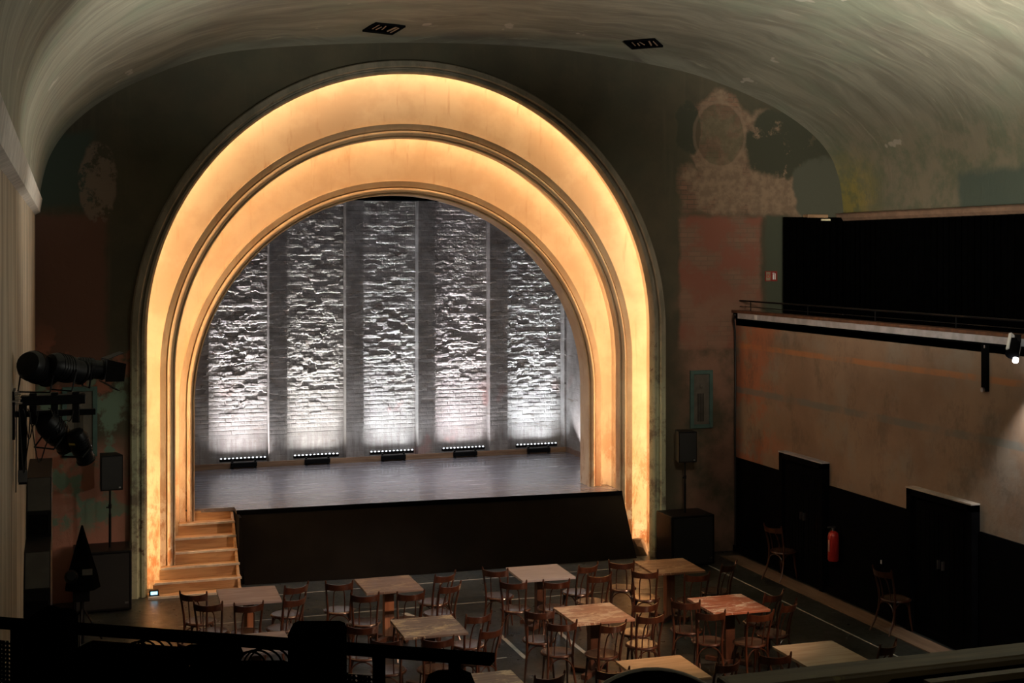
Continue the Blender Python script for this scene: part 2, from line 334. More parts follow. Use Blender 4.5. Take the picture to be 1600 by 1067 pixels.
# ------------------------------------------------------------------ mesh helpers
class MB:
    def __init__(s): s.v = []; s.f = []
    def add(s, vs, fs):
        o = len(s.v); s.v += [tuple(x) for x in vs]; s.f += [tuple(i+o for i in f) for f in fs]; return s
    def box(s, x0, x1, y0, y1, z0, z1, rot=0, piv=None, bev=0):
        b = bev
        if b:
            bm = bmesh.new(); bmesh.ops.create_cube(bm, size=1)
            for v in bm.verts: v.co = Vector(((x0+x1)/2+v.co.x*(x1-x0), (y0+y1)/2+v.co.y*(y1-y0), (z0+z1)/2+v.co.z*(z1-z0)))
            bmesh.ops.bevel(bm, geom=bm.edges[:], offset=b, segments=2, profile=.5, affect='EDGES')
            vs = [v.co.copy() for v in bm.verts]; bm.verts.index_update()
            fs = [[v.index for v in f.verts] for f in bm.faces]; bm.free()
        else:
            vs = [Vector((x, y, z)) for z in (z0, z1) for y in (y0, y1) for x in (x0, x1)]
            fs = [(0, 2, 3, 1), (4, 5, 7, 6), (0, 1, 5, 4), (2, 6, 7, 3), (0, 4, 6, 2), (1, 3, 7, 5)]
        if rot:
            p = Vector(piv or ((x0+x1)/2, (y0+y1)/2, 0)); R = Matrix.Rotation(rot, 3, 'Z')
            vs = [R @ (v-p) + p for v in vs]
        return s.add(vs, fs)
    def prism(s, pts, axis, a0, a1):
        # pts 2D polygon in the plane perpendicular to axis ('x': (y,z), 'y': (x,z), 'z': (x,y))
        def mk(p, a): return {'x': (a, p[0], p[1]), 'y': (p[0], a, p[1]), 'z': (p[0], p[1], a)}[axis]
        n = len(pts); vs = [mk(p, a0) for p in pts] + [mk(p, a1) for p in pts]
        fs = [tuple(range(n))[::-1], tuple(range(n, 2*n))] + [(i, (i+1) % n, n+(i+1) % n, n+i) for i in range(n)]
        return s.add(vs, fs)
    def tube(s, pts, r, n=8, cap=True, closed=False, squash=None):
        pts = [Vector(p) for p in pts]; N = len(pts)
        rs = r if isinstance(r, (list, tuple)) else [r]*N
        T = []
        for i in range(N):
            a = pts[(i-1) % N] if closed or i > 0 else pts[0]; b = pts[(i+1) % N] if closed or i < N-1 else pts[-1]
            T.append((b-a).normalized())
        up = Vector((0, 0, 1)) if abs(T[0].z) < .9 else Vector((1, 0, 0))
        nrm = (up - T[0]*up.dot(T[0])).normalized(); o = len(s.v)
        for i in range(N):
            nrm = (nrm - T[i]*nrm.dot(T[i])).normalized(); bn = T[i].cross(nrm)
            for k in range(n):
                a = 2*PI*k/n; s.v.append(tuple(pts[i] + (nrm*math.cos(a) + bn*math.sin(a))*rs[i]))
        for i in range(N if closed else N-1):
            j = (i+1) % N
            for k in range(n):
                k2 = (k+1) % n; s.f.append((o+i*n+k, o+i*n+k2, o+j*n+k2, o+j*n+k))
        if cap and not closed:
            s.f.append(tuple(o+k for k in range(n))[::-1]); s.f.append(tuple(o+(N-1)*n+k for k in range(n)))
        return s
    def lathe(s, prof, c=(0, 0, 0), n=16, M_=None):
        # prof: (r, z) list; rotated by optional matrix then moved to c
        o = len(s.v); c = Vector(c)
        for r, z in prof:
            for k in range(n):
                a = 2*PI*k/n; p = Vector((r*math.cos(a), r*math.sin(a), z))
                if M_: p = M_ @ p
                s.v.append(tuple(p+c))
        for i in range(len(prof)-1):
            for k in range(n):
                k2 = (k+1) % n; s.f.append((o+i*n+k, o+i*n+k2, o+(i+1)*n+k2, o+(i+1)*n+k))
        s.f.append(tuple(o+k for k in range(n))[::-1]); s.f.append(tuple(o+(len(prof)-1)*n+k for k in range(n)))
        return s
    def move(s, v): s.v = [tuple(Vector(p)+Vector(v)) for p in s.v]; return s
    def rotz(s, a):
        R = Matrix.Rotation(a, 3, 'Z'); s.v = [tuple(R @ Vector(p)) for p in s.v]; return s
    def rotm(s, R): s.v = [tuple(R @ Vector(p)) for p in s.v]; return s
    def build(s, name, mat, parent=None, smooth=False, label=None):
        me = bpy.data.meshes.new(name); me.from_pydata(s.v, [], s.f); me.validate()
        bm = bmesh.new(); bm.from_mesh(me); bmesh.ops.recalc_face_normals(bm, faces=bm.faces); bm.to_mesh(me); bm.free()
        me.materials.append(mat if not isinstance(mat, str) else M[mat])
        if smooth:
            me.polygons.foreach_set('use_smooth', [True]*len(me.polygons))
            try: me.set_sharp_from_angle(angle=math.radians(40))
            except Exception: pass
        o = bpy.data.objects.new(name, me); COL.objects.link(o)
        if parent: o.parent = parent
        if label: o['label'] = label
        return o
def tag(o, label, cat, group=None, kind=None):
    if label: o['label'] = label
    if cat: o['category'] = cat
    if group: o['group'] = group
    if kind: o['kind'] = kind
    return o
def thing(name, label, cat, loc=(0, 0, 0), rz=0, group=None):
    o = bpy.data.objects.new(name, None); COL.objects.link(o); o.location = loc; o.rotation_euler = (0, 0, rz); o.empty_display_size = .1
    return tag(o, label, cat, group)
def struct(o): o['kind'] = 'structure'; return o
def kids(o): return [c for c in bpy.data.objects if c.parent == o]
def dup(root, loc, rz, label, group=None):
    r = root.copy(); COL.objects.link(r); r.location = loc; r.rotation_euler = (0, 0, rz); r['label'] = label
    if group: r['group'] = group
    for ch in kids(root):
        c = ch.copy(); COL.objects.link(c); c.parent = r
        for g_ in kids(ch):
            d = g_.copy(); COL.objects.link(d); d.parent = c
    return r
def arc_pts(f, a0, a1, n): return [f(a0+(a1-a0)*i/n) for i in range(n+1)]

# ------------------------------------------------------------------ arch curve family
CX = 5.46
def arch_curve(R, zc, y, n=72, cx=CX, zb=0.0, nleg=6):
    pts = [(cx-R, y, zb+(zc-zb)*i/nleg) for i in range(nleg)]
    pts += [(cx-R*math.cos(PI*i/n), y, zc+R*math.sin(PI*i/n)) for i in range(n+1)]
    pts += [(cx+R, y, zc-(zc-zb)*(i+1)/nleg) for i in range(nleg)]
    return pts
def loft(curves, name, mat, parent=None, smooth=True):
    mb = MB(); n = len(curves[0])
    for c in curves: mb.v += c
    for i in range(len(curves)-1):
        for k in range(n-1): mb.f.append((i*n+k, i*n+k+1, (i+1)*n+k+1, (i+1)*n+k))
    return mb.build(name, mat, parent, smooth)
RO, ZO = 4.47, 3.95      # outer rim
RM, ZM = 3.95, 3.41      # middle moulding
RI, ZI = 3.60, 2.84      # inner moulding

# proscenium wall with arched hole
XL, XR, ZT = -.4, 13.55, 9.6
def wall_proscenium():
    inner = arch_curve(RO-.06, ZO, 0)
    mb = MB(); out = []
    for i, (x, y, z) in enumerate(inner):
        dx, dz = x-CX, z-ZO
        if z <= ZO or i < 6 or i >= len(inner)-6: out.append((XL-.2 if dx < 0 else XR+.4, 0, z)); continue
        t = min(((XL-.2-CX)/dx) if dx < -1e-6 else 1e9, ((XR+.4-CX)/dx) if dx > 1e-6 else 1e9, (ZT-ZO)/max(dz, 1e-6))
        out.append((CX+dx*t, 0, ZO+dz*t))
    n = len(inner)
    K = 8
    for k in range(K+1):
        for a, b in zip(inner, out): mb.v.append(tuple(a[j]+(b[j]-a[j])*k/K for j in range(3)))
    for k in range(K):
        for i in range(n-1): mb.f.append((k*n+i, k*n+i+1, (k+1)*n+i+1, (k+1)*n+i))
    # corner fills
    o = len(mb.v)
    mb.v += [(XL-.2, 0, ZT), (XR+.4, 0, ZT)]
    # find outline transitions
    L = next(i for i, p in enumerate(out) if abs(p[2]-ZT) < 1e-6); Rr = max(i for i, p in enumerate(out) if abs(p[2]-ZT) < 1e-6)
    mb.f.append((K*n+L-1, K*n+L, o)); mb.f.append((K*n+Rr, K*n+Rr+1, o+1))
    return struct(mb.build('wall_proscenium', 'wall'))
wall_proscenium()

# stepped arch: each ring is its own member
def ring(R, zc, prof, name, mat, parent=None):
    return loft([arch_curve(R+dr, zc+dz, y) for dr, dz, y in prof], name, mat, parent)
pa = thing('proscenium_arch', 'tall stepped proscenium arch of lit plaster coves around the stage opening', 'arch', (0, 0, 0))
ring(RO, ZO, [(.02, 0, .02), (.02, 0, -.08), (0, 0, -.11), (-.08, 0, -.12), (-.10, .0, -.10), (-.105, 0, -.04), (-.13, .0, -.035), (-.15, .01, -.07),
              (-.19, .02, -.075), (-.215, .03, -.045), (-.235, .04, .02), (-.235, .04, .06), (-.21, .04, .07), (-.15, .03, .09), (-.12, .03, .13)], 'outer_rim', 'rim', pa)
def cove(Ra, za, ya, Rb, zb, yb, name, bulge):
    cs = []
    for i in range(13):
        t = i/12
        y = ya+(yb-ya)*(t**1.6)+bulge*math.sin(PI*t)
        cs.append(arch_curve(Ra+(Rb-Ra)*t, za+(zb-za)*t, y))
    return loft(cs, name, 'arch', pa)
loft([arch_curve(RO-.12, ZO+.03, .13), arch_curve(RO-.11, ZO+.03, .36), arch_curve(RO-.125, ZO+.02, .42)], 'cove_back', 'arch', pa)
def roll(y0): return [(.075, 0, y0+.13), (.072, 0, y0+.042), (.03, 0, y0+.052), (-.020, 0, y0+.068), (-.024, 0, y0+.12), (-.042, 0, y0+.12), (-.044, 0, y0+.055), (-.052, 0, y0+.022), (-.070, 0, y0+.004), (-.086, 0, y0),
    (-.102, 0, y0+.006), (-.116, 0, y0+.026), (-.122, 0, y0+.05), (-.124, 0, y0+.085), (-.136, 0, y0+.085), (-.138, 0, y0+.055), (-.150, 0, y0+.045), (-.163, 0, y0+.055)]
cove(RO-.125, ZO+.02, .42, RM+.07, ZM, .40, 'cove', .05)
ring(RM, ZM, roll(.27) + [(-.165, 0, .50), (-.14, 0, .51), (-.09, 0, .53), (-.06, 0, .57)], 'middle_moulding', 'arch', pa)
loft([arch_curve(RM-.06, ZM, .57), arch_curve(RM-.05, ZM, .86), arch_curve(RM-.065, ZM-.01, .93)], 'cove_back', 'arch', pa)
cove(RM-.065, ZM-.01, .93, RI+.07, ZI, .98, 'cove', .05)
ring(RI, ZI, roll(.85) + [(-.163, 0, 1.0), (-.163, 0, 1.22), (-.163, 0, 1.32)], 'inner_moulding', 'arch', pa)
# warm lamps hidden behind the lips
def lampstrip(R, zc, y, zb, lab):
    pts = arch_curve(R, zc, y, n=90, zb=zb)
    o = MB().tube(pts, .012, 6).build('light_strip', 'lamp', None, True)
    return tag(o, lab, 'light')
lampstrip(RO-.165, ZO+.03, .135, .02, 'warm light strip hidden behind the outer rim of the arch')
lampstrip(RM-.10, ZM, .585, 1.14, 'warm light strip hidden behind the middle moulding of the arch')

# ------------------------------------------------------------------ room shell
CURVE = [(-.4, 5.9), (-.36, 6.0), (-.30, 6.4), (-.20, 6.75), (.0, 7.1), (.28, 7.4), (.62, 7.67), (1.16, 7.98), (2.08, 8.36), (3.03, 8.55), (4.53, 8.70), (6.03, 8.78),
         (7.2, 8.79), (8.3, 8.75), (10.1, 8.53), (11.0, 8.32), (11.8, 8.05), (12.4, 7.78), (12.95, 7.42), (13.3, 7.03), (13.47, 6.6), (13.53, 6.2), (13.55, 6.0), (13.55, 5.9)]
def smooth_curve(P, n=160):
    P = [Vector((a, b)) for a, b in P]; L = [0]
    for i in range(1, len(P)): L.append(L[-1]+(P[i]-P[i-1]).length)
    res = []
    for k in range(n+1):
        s_ = L[-1]*k/n; i = max(0, min(len(P)-2, next((j-1 for j in range(1, len(L)) if L[j] >= s_), len(P)-2)))
        t = (s_-L[i])/(L[i+1]-L[i]); p0 = P[max(i-1, 0)]; p1 = P[i]; p2 = P[i+1]; p3 = P[min(i+2, len(P)-1)]
        res.append(.5*((2*p1)+(p2-p0)*t+(2*p0-5*p1+4*p2-p3)*t*t+(-p0+3*p1-3*p2+p3)*t**3))
    return res
def ceiling():
    base = smooth_curve(CURVE); mb = MB(); n = len(base)
    ys = [(.02, -.03), (-.04, .0), (-.15, .05), (-.35, .10), (-.65, .15), (-1.0, .19), (-1.6, .23), (-2.4, .26), (-4, .30), (-8, .33), (-12, .33), (-18, .33), (-26, .33)]
    c = Vector((6.57, 6.0))
    for y, k in ys:
        for p in base:
            d = p-c; t = min(1, max(0, (p.y-5.95)/1.6))
            q = Vector((c.x+d.x*(1.0+(.0*k)), c.y+d.y*(1+k*.42*t)))
            # push the haunches outwards so the vault grows rounder than the wall outline
            s = math.sin(min(1, max(0, (p.y-5.95)/2.8))*PI)
            q.x += (1 if d.x > 0 else -1)*s*k*.5
            q.x = min(13.55, max(-.4, q.x))
            mb.v.append((q.x, y, q.y))
    for j in range(len(ys)-1):
        for i in range(n-1): mb.f.append((j*n+i, j*n+i+1, (j+1)*n+i+1, (j+1)*n+i))
    return struct(mb.build('ceiling', 'ceil', None, True))
ceiling()
BK = -26
struct(MB().box(XL-.2, XR+.4, BK, 1.3, -.2, 0).build('floor', 'floor'))
struct(MB().box(XL-.2, XL, BK, 0, 0, 6.0).build('wall_left', 'left'))
struct(MB().box(XL-.2, XR+.4, BK-.2, BK, 0, 9.6).build('wall_rear', 'left'))
# left cornice: tilted plank-like moulding
struct(MB().prism([(-.40, 5.86), (-.33, 5.90), (-.30, 6.10), (-.34, 6.14), (-.40, 6.14)], 'y', BK, 0).build('trim_1', 'lcornice'))
# right lower wall, black dado, gallery
WX = 11.35
struct(MB().box(WX, WX+.25, BK, 0, 0, 4.1).build('wall_right', 'side'))
def dado():
    mb = MB()
    for y0, y1 in ((-1.72, 0), (-5.28, -3.10), (BK, -6.73)):
        mb.box(WX-.03, WX, y0, y1, 0, 1.66)
    return struct(mb.build('wall_right_dado', 'black'))
dado()
struct(MB().box(WX, XR+.4, BK, 0, 4.0, 4.13).build('floor_gallery', 'black'))
struct(MB().box(XR, XR+.3, BK, 0, 4.1, 6.0).build('wall_gallery', 'side'))
struct(MB().prism([(13.55, 5.86), (13.44, 5.87), (13.40, 5.92), (13.40, 5.98), (13.36, 6.0), (13.55, 6.02)], 'y', BK, 0).build('trim_2', 'cornice'))
# gallery edge: dark ledge, grey trunking, low rail
ge = thing('gallery_edge', 'dark timber gallery ledge with grey cable trunking along the right wall', 'ledge', (WX, 0, 4.2))
MB().box(-.10, .10, BK, -.02, .03, .075).build('ledge', 'darkwood', ge)
MB().box(-.06, .0, BK, -.02, -.06, .03).build('board', 'black', ge)
tr = MB()
ys_ = [-.25, -3.0, -5.1, -7.4, -10.0, -13, -16, BK]
for a, b in zip(ys_[:-1], ys_[1:]): tr.box(-.10, -.06, b+.006, a, -.065, .028)
tr.build('trunking', 'alu', ge)
MB().box(-.105, -.098, -.95, -.86, -.055, .02).build('junction_plate', 'white', ge)
gr = thing('gallery_rail', 'low thin black steel rail above the right gallery ledge', 'railing', (WX+.05, 0, 4.27))
MB().tube([(0, -.06, .17), (0, BK, .17)], .014, 8).build('handrail', 'metalblack', gr, True)
MB().tube([(0, -.06, .07), (0, BK, .07)], .006, 6).build('lower_wire', 'metalblack', gr, True)
for k in range(10): MB().tube([(0, -.45-k*1.9, 0), (0, -.45-k*1.9, .17)], .010, 6).build('post', 'metalblack', gr, True)
# black drapes of the gallery
def drape(p0, p1, z0, z1, nfold, amp, label, name='black_drape'):
    p0 = Vector(p0); p1 = Vector(p1); d = p1-p0; L = d.length; d.normalize(); nn = Vector((-d.y, d.x)); mb = MB(); N = nfold*6
    for z in (z0, z1):
        for i in range(N+1):
            q = p0+d*L*i/N+nn*amp*math.sin(2*PI*i/6+.5*math.sin(i))
            mb.v.append((q.x, q.y, z))
    for i in range(N): mb.f.append((i, i+1, N+2+i, N+1+i))
    return tag(mb.build(name, 'void', None, True), label, 'curtain')
drape((12.22, -.14), (13.45, -.14), 4.14, 5.93, 9, .03, 'short black drape on the end wall of the right gallery')
drape((13.42, -.2), (13.42, -17.5), 4.14, 5.86, 110, .03, 'long black drape hanging along the whole right gallery')
t = thing('strip_light', 'small strip light with bright end on top of the black gallery drape', 'light', (12.9, -.12, 5.90))
MB().box(-.20, .22, -.06, .12, .02, .08, bev=.008).build('housing', 'sill', t); MB().box(.08, .26, -.07, -.02, -.03, .0).build('tube', plain('dim_tube', (.9, .8, .6), .3), t)
# fire sign on the wall
t = thing('safety_sign', 'small red and white fire safety sign beside the black gallery drape', 'sign', (12.03, -.004, 4.87))
MB().box(-.10, .14, -.012, .004, -.09, .09).build('plate', plain('dull_red', (.22, .02, .015), .6), t)
MB().box(-.085, .0, -.016, -.012, -.075, .075).build('white_field', plain('sign_white', (.28, .22, .15), .5), t)
MB().tube([(-.045+.027*math.cos(a*PI/6), -.019, .027*math.sin(a*PI/6)) for a in range(12)], .006, 6, closed=True).build('ring_symbol', 'red', t)
MB().box(.05, .075, -.016, -.012, -.06, .035).box(.045, .08, -.016, -.012, .045, .06).box(.09, .105, -.016, -.012, -.06, .05).build('extinguisher_symbol', 'white', t)

# ------------------------------------------------------------------ doors in the right wall
def door(n, y0, y1, h):
    r = thing('door_%d' % n, None, None, (WX, (y0+y1)/2, 0)); r['kind'] = 'structure'; w_ = (y1-y0)/2
    f = MB().box(-.13, 0, -w_, -w_+.09, 0, h).box(-.13, 0, w_-.09, w_, 0, h).box(-.13, 0, -w_, w_, h-.09, h)
    f.build('door_frame', 'black', r)
    MB().box(-.14, .0, -w_-.005, w_+.005, h, h+.018).build('door_cap', 'alu' if n == 1 else 'lcornice', r)
    for s in (-1, 1):
        a, b = (0.01, w_-.09) if s > 0 else (-w_+.09, -.01)
        leaf = MB().box(-.06, -.02, a, b, .02, h-.09)
        for q in range(5): leaf.box(-.066, -.06, a+.06+q*(b-a-.12)/5, a+.06+q*(b-a-.12)/5+.07, .25, h-.25)
        lf = leaf.build('door_leaf', 'black', r)
        MB().box(-.10, -.06, a+.03 if s > 0 else b-.05, a+.05 if s > 0 else b-.03, 1.0, 1.12).build('door_handle', 'steel', lf)
door(1, -3.08, -1.74, 2.0)
door(2, -6.71, -5.28, 2.0)

# floor strip along the right wall
struct(MB().box(10.86, 11.20, -16, -.4, 0, .012).build('floor_strip', 'strip'))
struct(MB().box(11.28, WX-.03, -16, -.02, 0, .10).build('baseboard_right', 'black'))
def tape(pts, wd, label):
    a, b = Vector(pts[0]), Vector(pts[1]); d = (b-a).normalized(); n = Vector((-d.y, d.x))*wd/2
    mb = MB(); q = [a-n, b-n, b+n, a+n]
    mb.add([(p.x, p.y, .0005) for p in q]+[(p.x, p.y, .003) for p in q], [(3, 2, 1, 0), (4, 5, 6, 7), (0, 1, 5, 4), (1, 2, 6, 5), (2, 3, 7, 6), (3, 0, 4, 7)])
    return tag(mb.build('floor_tape', 'tape'), label, 'tape')
tape([(5.74, -3.55), (5.72, -4.85)], .06, 'short wide pale tape mark on the floor left of the worn orange table')
tape([(6.56, -3.80), (6.54, -5.05)], .06, 'short wide pale tape mark on the floor behind the worn orange table')
tape([(10.36, -.9), (10.38, -12)], .025, 'long thin pale tape line on the floor parallel to the right wall')
tape([(3.0, -.55), (9.4, -.62)], .018, 'long thin pale tape line on the floor in front of the stage')
tape([(1.55, -1.9), (9.0, -2.0)], .018, 'long thin pale tape line on the floor behind the front row of tables')
tape([(5.0, -4.75), (5.5, -4.72)], .03, 'stubby pale tape dash on the floor by the scratched grey table')
tape([(4.75, -2.2), (5.15, -3.4)], .09, 'broad slanting pale tape beside the scratched brown table column')
tape([(2.65, -2.6), (2.75, -3.5)], .09, 'broad pale tape on the floor under the pinkish table near the stairs')

# ------------------------------------------------------------------ stage
ZS = 1.12
def stage():
    r = thing('stage_platform', 'raised black stage platform with glossy board floor inside the arch', 'stage')
    top = [(2.66, .62), (3.9, .57), (5.1, .53), (7.2, .42), (9.28, .30), (9.28, 1.25), (9.9, 1.3), (10.01, 1.32), (10.01, 4.97), (1.01, 4.97), (1.01, 1.3), (1.86, 1.3), (1.86, .95), (2.66, .92)]
    MB().prism(top, 'z', ZS-.06, ZS).build('stage_floor', 'stage', r)
    e = MB()
    for (a, b) in zip(top[:4], top[1:5]):
        e.add([(a[0], a[1]-.012, ZS-.07), (b[0], b[1]-.012, ZS-.07), (b[0], b[1]-.012, ZS+.004), (a[0], a[1]-.012, ZS+.004),
               (a[0], a[1], ZS-.07), (b[0], b[1], ZS-.07), (b[0], b[1], ZS+.004), (a[0], a[1], ZS+.004)],
              [(0, 1, 2, 3), (7, 6, 5, 4), (0, 4, 5, 1), (3, 2, 6, 7), (0, 3, 7, 4), (1, 5, 6, 2)])
    e.build('edge_strip', 'black', r)
    f = MB(); n = 40; base = [(2.74, .22), (5.0, .02), (9.42, -.02)]; tp = top[:5]
    def lerp(P, x):
        for a, b in zip(P[:-1], P[1:]):
            if x <= b[0]: return a[1]+(b[1]-a[1])*(x-a[0])/(b[0]-a[0])
        return P[-1][1]
    rows = 8
    for j in range(rows+1):
        v = j/rows
        for i in range(n+1):
            xt = 2.67+(9.27-2.67)*i/n; xb = 2.74+(9.42-2.74)*i/n
            y = lerp(tp, xt)*(1-v)+lerp(base, xb)*v + .006*math.sin(i*1.7)*v
            f.v.append((xt*(1-v)+xb*v, y, (ZS-.06)*(1-v)+.002*v))
    for j in range(rows):
        for i in range(n): f.f.append((j*(n+1)+i, j*(n+1)+i+1, (j+1)*(n+1)+i+1, (j+1)*(n+1)+i))
    f.build('front_skirt', 'skirt', r, True)
    MB().add([(9.28, .30, ZS-.02), (9.28, 1.25, ZS-.02), (9.28, 1.25, 0), (9.42, 0.0, 0)], [(0, 1, 2, 3)]).build('side_panel', 'skirt', r)
    MB().prism([(2.66, 0), (2.66, ZS-.06), (2.70, ZS-.06), (2.76, 0)], 'y', .30, .94).build('side_panel', 'skirt', r)
    MB().box(2.3, 10.02, 4.91, 4.96, ZS, ZS+.10).build('sill_board', 'sill', r)
    MB().box(9.98, 10.02, 1.6, 4.93, ZS, ZS+.10).build('sill_board', 'cornice', r)
stage()
# stage house shell
def brick_wall():
    rng = np.random.default_rng(3)
    pil = [(.9, 2.66), (3.81, 4.17), (5.33, 5.69), (6.81, 7.17), (8.33, 8.72), (9.97, 10.3)]
    xs = []
    x = .9
    edges = sorted(sum([[a-.004, a+.004, b-.004, b+.004] for a, b in pil], []))
    grid = list(np.arange(1.9, 10.1, .013)); xs = np.array(sorted(set([round(float(v), 4) for v in grid if min(abs(v-e) for e in edges) > .006] + [round(e, 4) for e in edges if 1.9 <= e <= 10.1])))
    zs = np.arange(ZS, 6.34, .013)
    X, Z = np.meshgrid(xs, zs)
    inp = np.zeros_like(X)
    for a, b in pil: inp = np.maximum(inp, ((X > a-.002) & (X < b+.002)).astype(float))
    def vnoise(U, V, seed):
        r = np.random.default_rng(seed).random((256, 256)); ui = np.floor(U).astype(int); vi = np.floor(V).astype(int)
        fu = U-ui; fv = V-vi; fu = fu*fu*(3-2*fu); fv = fv*fv*(3-2*fv)
        g = lambda a, b: r[a % 256, b % 256]
        return (g(ui, vi)*(1-fu)+g(ui+1, vi)*fu)*(1-fv)+(g(ui, vi+1)*(1-fu)+g(ui+1, vi+1)*fu)*fv
    def fbm(U, V, seed, o=4):
        s = 0; a = .5
        for k in range(o): s = s+a*vnoise(U*2**k+k*17.3, V*2**k+k*9.1, seed+k); a *= .5
        return s/(1-.5**o)
    H_, W_ = .083, .25
    dm0 = np.clip((Z-1.9)/1.2, .12, 1)
    wz = Z + .012*(fbm(X*3, Z*3, 5)-.5) + dm0*.045*(fbm(X*11, Z*11, 15, 3)-.5)
    wx = X + dm0*.09*(fbm(X*9+31, Z*12, 25, 3)-.5)
    row = np.floor(wz/H_); off = (row % 2)*.5*W_
    cu = np.floor((wx+off)/W_); fu = (wx+off)/W_-cu; fv = wz/H_-row
    rr = np.random.default_rng(11).random((256, 256)); br = rr[row.astype(int) % 256, cu.astype(int) % 256]
    joint = np.minimum(np.clip(np.minimum(fu, 1-fu)*W_/.012, 0, 1), np.clip(np.minimum(fv, 1-fv)*H_/.012, 0, 1))
    dmg = np.clip((Z-1.9)/1.4, 0, 1)*.8+.2*fbm(X*1.1, Z*1.1, 40)
    dmg = np.clip(dmg+(fbm(X*.9, Z*1.3, 60)-.5)*1.1, .06, 1.0)
    rag = fbm(X*9, Z*15, 70, 5); rag2 = fbm(X*2.2, Z*5.0, 90, 4)
    missing = ((br > .80) & (rag2 > .45)).astype(float)
    d = -.007*(1-joint)*(1-.4*dmg) + dmg*(.013*(rag-.5)+.009*(rag2-.5)+.018*(br-.5)+.011*(fbm(X*26, Z*40, 140, 3)-.5)) - dmg*missing*.026 + .004*fbm(X*30, Z*30, 120, 2)
    d *= np.where(inp > 0, .9, 1.0)*(1-.4*np.clip((Z-3.6)/1.6, 0, 1))
    # plastered foot
    pf = np.clip((1.75-Z)/.15, 0, 1); d = d*(1-pf*.85)
    Y = 5.20 - .22*inp - d
    h, wn = X.shape
    verts = np.stack([X, Y, Z], -1).reshape(-1, 3)
    i = np.arange(h-1)[:, None]*wn+np.arange(wn-1)[None]; i = i.reshape(-1)
    faces = np.stack([i, i+1, i+wn+1, i+wn], -1)
    me = bpy.data.meshes.new('wall_stage_rear')
    me.vertices.add(len(verts)); me.vertices.foreach_set('co', verts.astype(np.float32).ravel())
    me.loops.add(len(faces)*4); me.loops.foreach_set('vertex_index', faces.astype(np.int32).ravel())
    me.polygons.add(len(faces)); me.polygons.foreach_set('loop_start', np.arange(0, len(faces)*4, 4, dtype=np.int32))
    me.polygons.foreach_set('use_smooth', np.ones(len(faces), dtype=bool))
    me.update(); me.validate()
    try: me.set_sharp_from_angle(angle=math.radians(38))
    except Exception: pass
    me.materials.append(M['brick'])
    o = bpy.data.objects.new('wall_stage_rear', me); COL.objects.link(o); struct(o)
brick_wall()
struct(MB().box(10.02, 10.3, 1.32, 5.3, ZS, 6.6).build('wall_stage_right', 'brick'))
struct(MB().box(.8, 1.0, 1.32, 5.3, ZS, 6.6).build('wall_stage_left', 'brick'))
struct(MB().box(.8, 10.4, 5.0, 5.3, 6.36, 7.2).build('wall_stage_upper', 'void'))
struct(MB().box(.8, 10.4, 1.4, 5.3, 7.2, 7.3).build('ceiling_stage', 'void'))
# LED bars
def ledbar(x, first=None):
    lab = ['leftmost white LED wash bar on the stage, nearest the stairs', 'second LED wash bar from the left at the foot of the brick wall', 'middle LED wash bar of the five along the brick wall',
           'second LED wash bar from the right at the foot of the brick wall', 'rightmost LED wash bar on the stage, by the white side wall'][BARS.index(x)]
    if first: o = dup(first, (x, 4.88, ZS), 0, lab)
    else:
        o = thing('led_bar', lab, 'stage light', (x, 4.88, ZS), 0, 'LED wash bars along the brick wall')
        MB().box(-.45, .45, .09, .17, .125, .18, bev=.008).build('housing', 'metalblack', o)
        for s in (-.22, .22):
            MB().box(s-.02, s+.02, -.06, .06, 0.0, .015).box(s-.02, s+.02, -.008, .008, .012, .15).box(s-.02, s+.02, -.008, .10, .135, .15).build('foot', 'metalblack', o)
        MB().box(-.25, .25, -.05, .03, .03, .12, bev=.01).build('power_unit', 'metalblack', o)
        d = MB()
        for k in range(12): d.lathe([(.016, 0), (.016, .010), (.008, .018)], (-.42+k*.84/11, .115, .178), 10)
        e = d.build('led_lenses', 'led', o); e['kind'] = 'stuff'
    # beam of this bar
    tint = [(1, .94, .95), (1, .97, .94), (.94, .97, 1), (1, .94, .98), (.90, .95, 1)][BARS.index(x)]
    area('led_beam', (x, 4.88, ZS+.20), (x, 5.16, ZS+1.1), 7, tint, .84, .05, 130)
    area('led_beam', (x, 5.02, ZS+.20), (x, 5.20, ZS+2.4), 7, tint, 1.0, .05, 38)
    area('led_beam', (x, 5.02, ZS+.20), (x, 5.20, ZS+3.8), 8, tint, 1.0, .05, 16)
    return o
BARS = [3.31, 4.74, 6.27, 7.77, 9.36]
area('stage_side_fill', (9.80, 4.3, ZS+.25), (10.02, 3.9, ZS+1.6), 7, (1, .96, 1), .1, .9, 110)  # added fill for the right stage wall, belongs to no bar
b0 = ledbar(BARS[0])
for x in BARS[1:]: ledbar(x, b0)

# ------------------------------------------------------------------ stairs
st = thing('stage_stairs', 'worn wooden stairs with pale nosings climbing to the stage at left', 'stairs')
SY = [.94, .74, .55, .38, .19, .02, -.22]; SXL = [1.93, 1.80, 1.70, 1.60, 1.48, 1.37, 1.26]; XRs = [2.62, 2.62, 2.62, 2.62, 2.63, 2.64, 2.64]
for i in range(1, 7):
    z = ZS*(6-i)/6; zr = ZS*(7-i)/6
    zt = max(z, .03)
    MB().box(SXL[i]-.03, XRs[i]+.02, SY[i]-.0, SY[i-1]+.02, zt-.03, zt).build('tread', 'stair', st)
    MB().box(SXL[i]-.035, XRs[i]+.025, SY[i]-.02, SY[i]+.0, zt-.03, zt+.003).build('nosing', 'nosing', st)
    MB().box(SXL[i]+.05, XRs[i]-.01, SY[i-1]+.0, SY[i-1]+.02, zt, zr-.03).build('riser', 'stair', st)
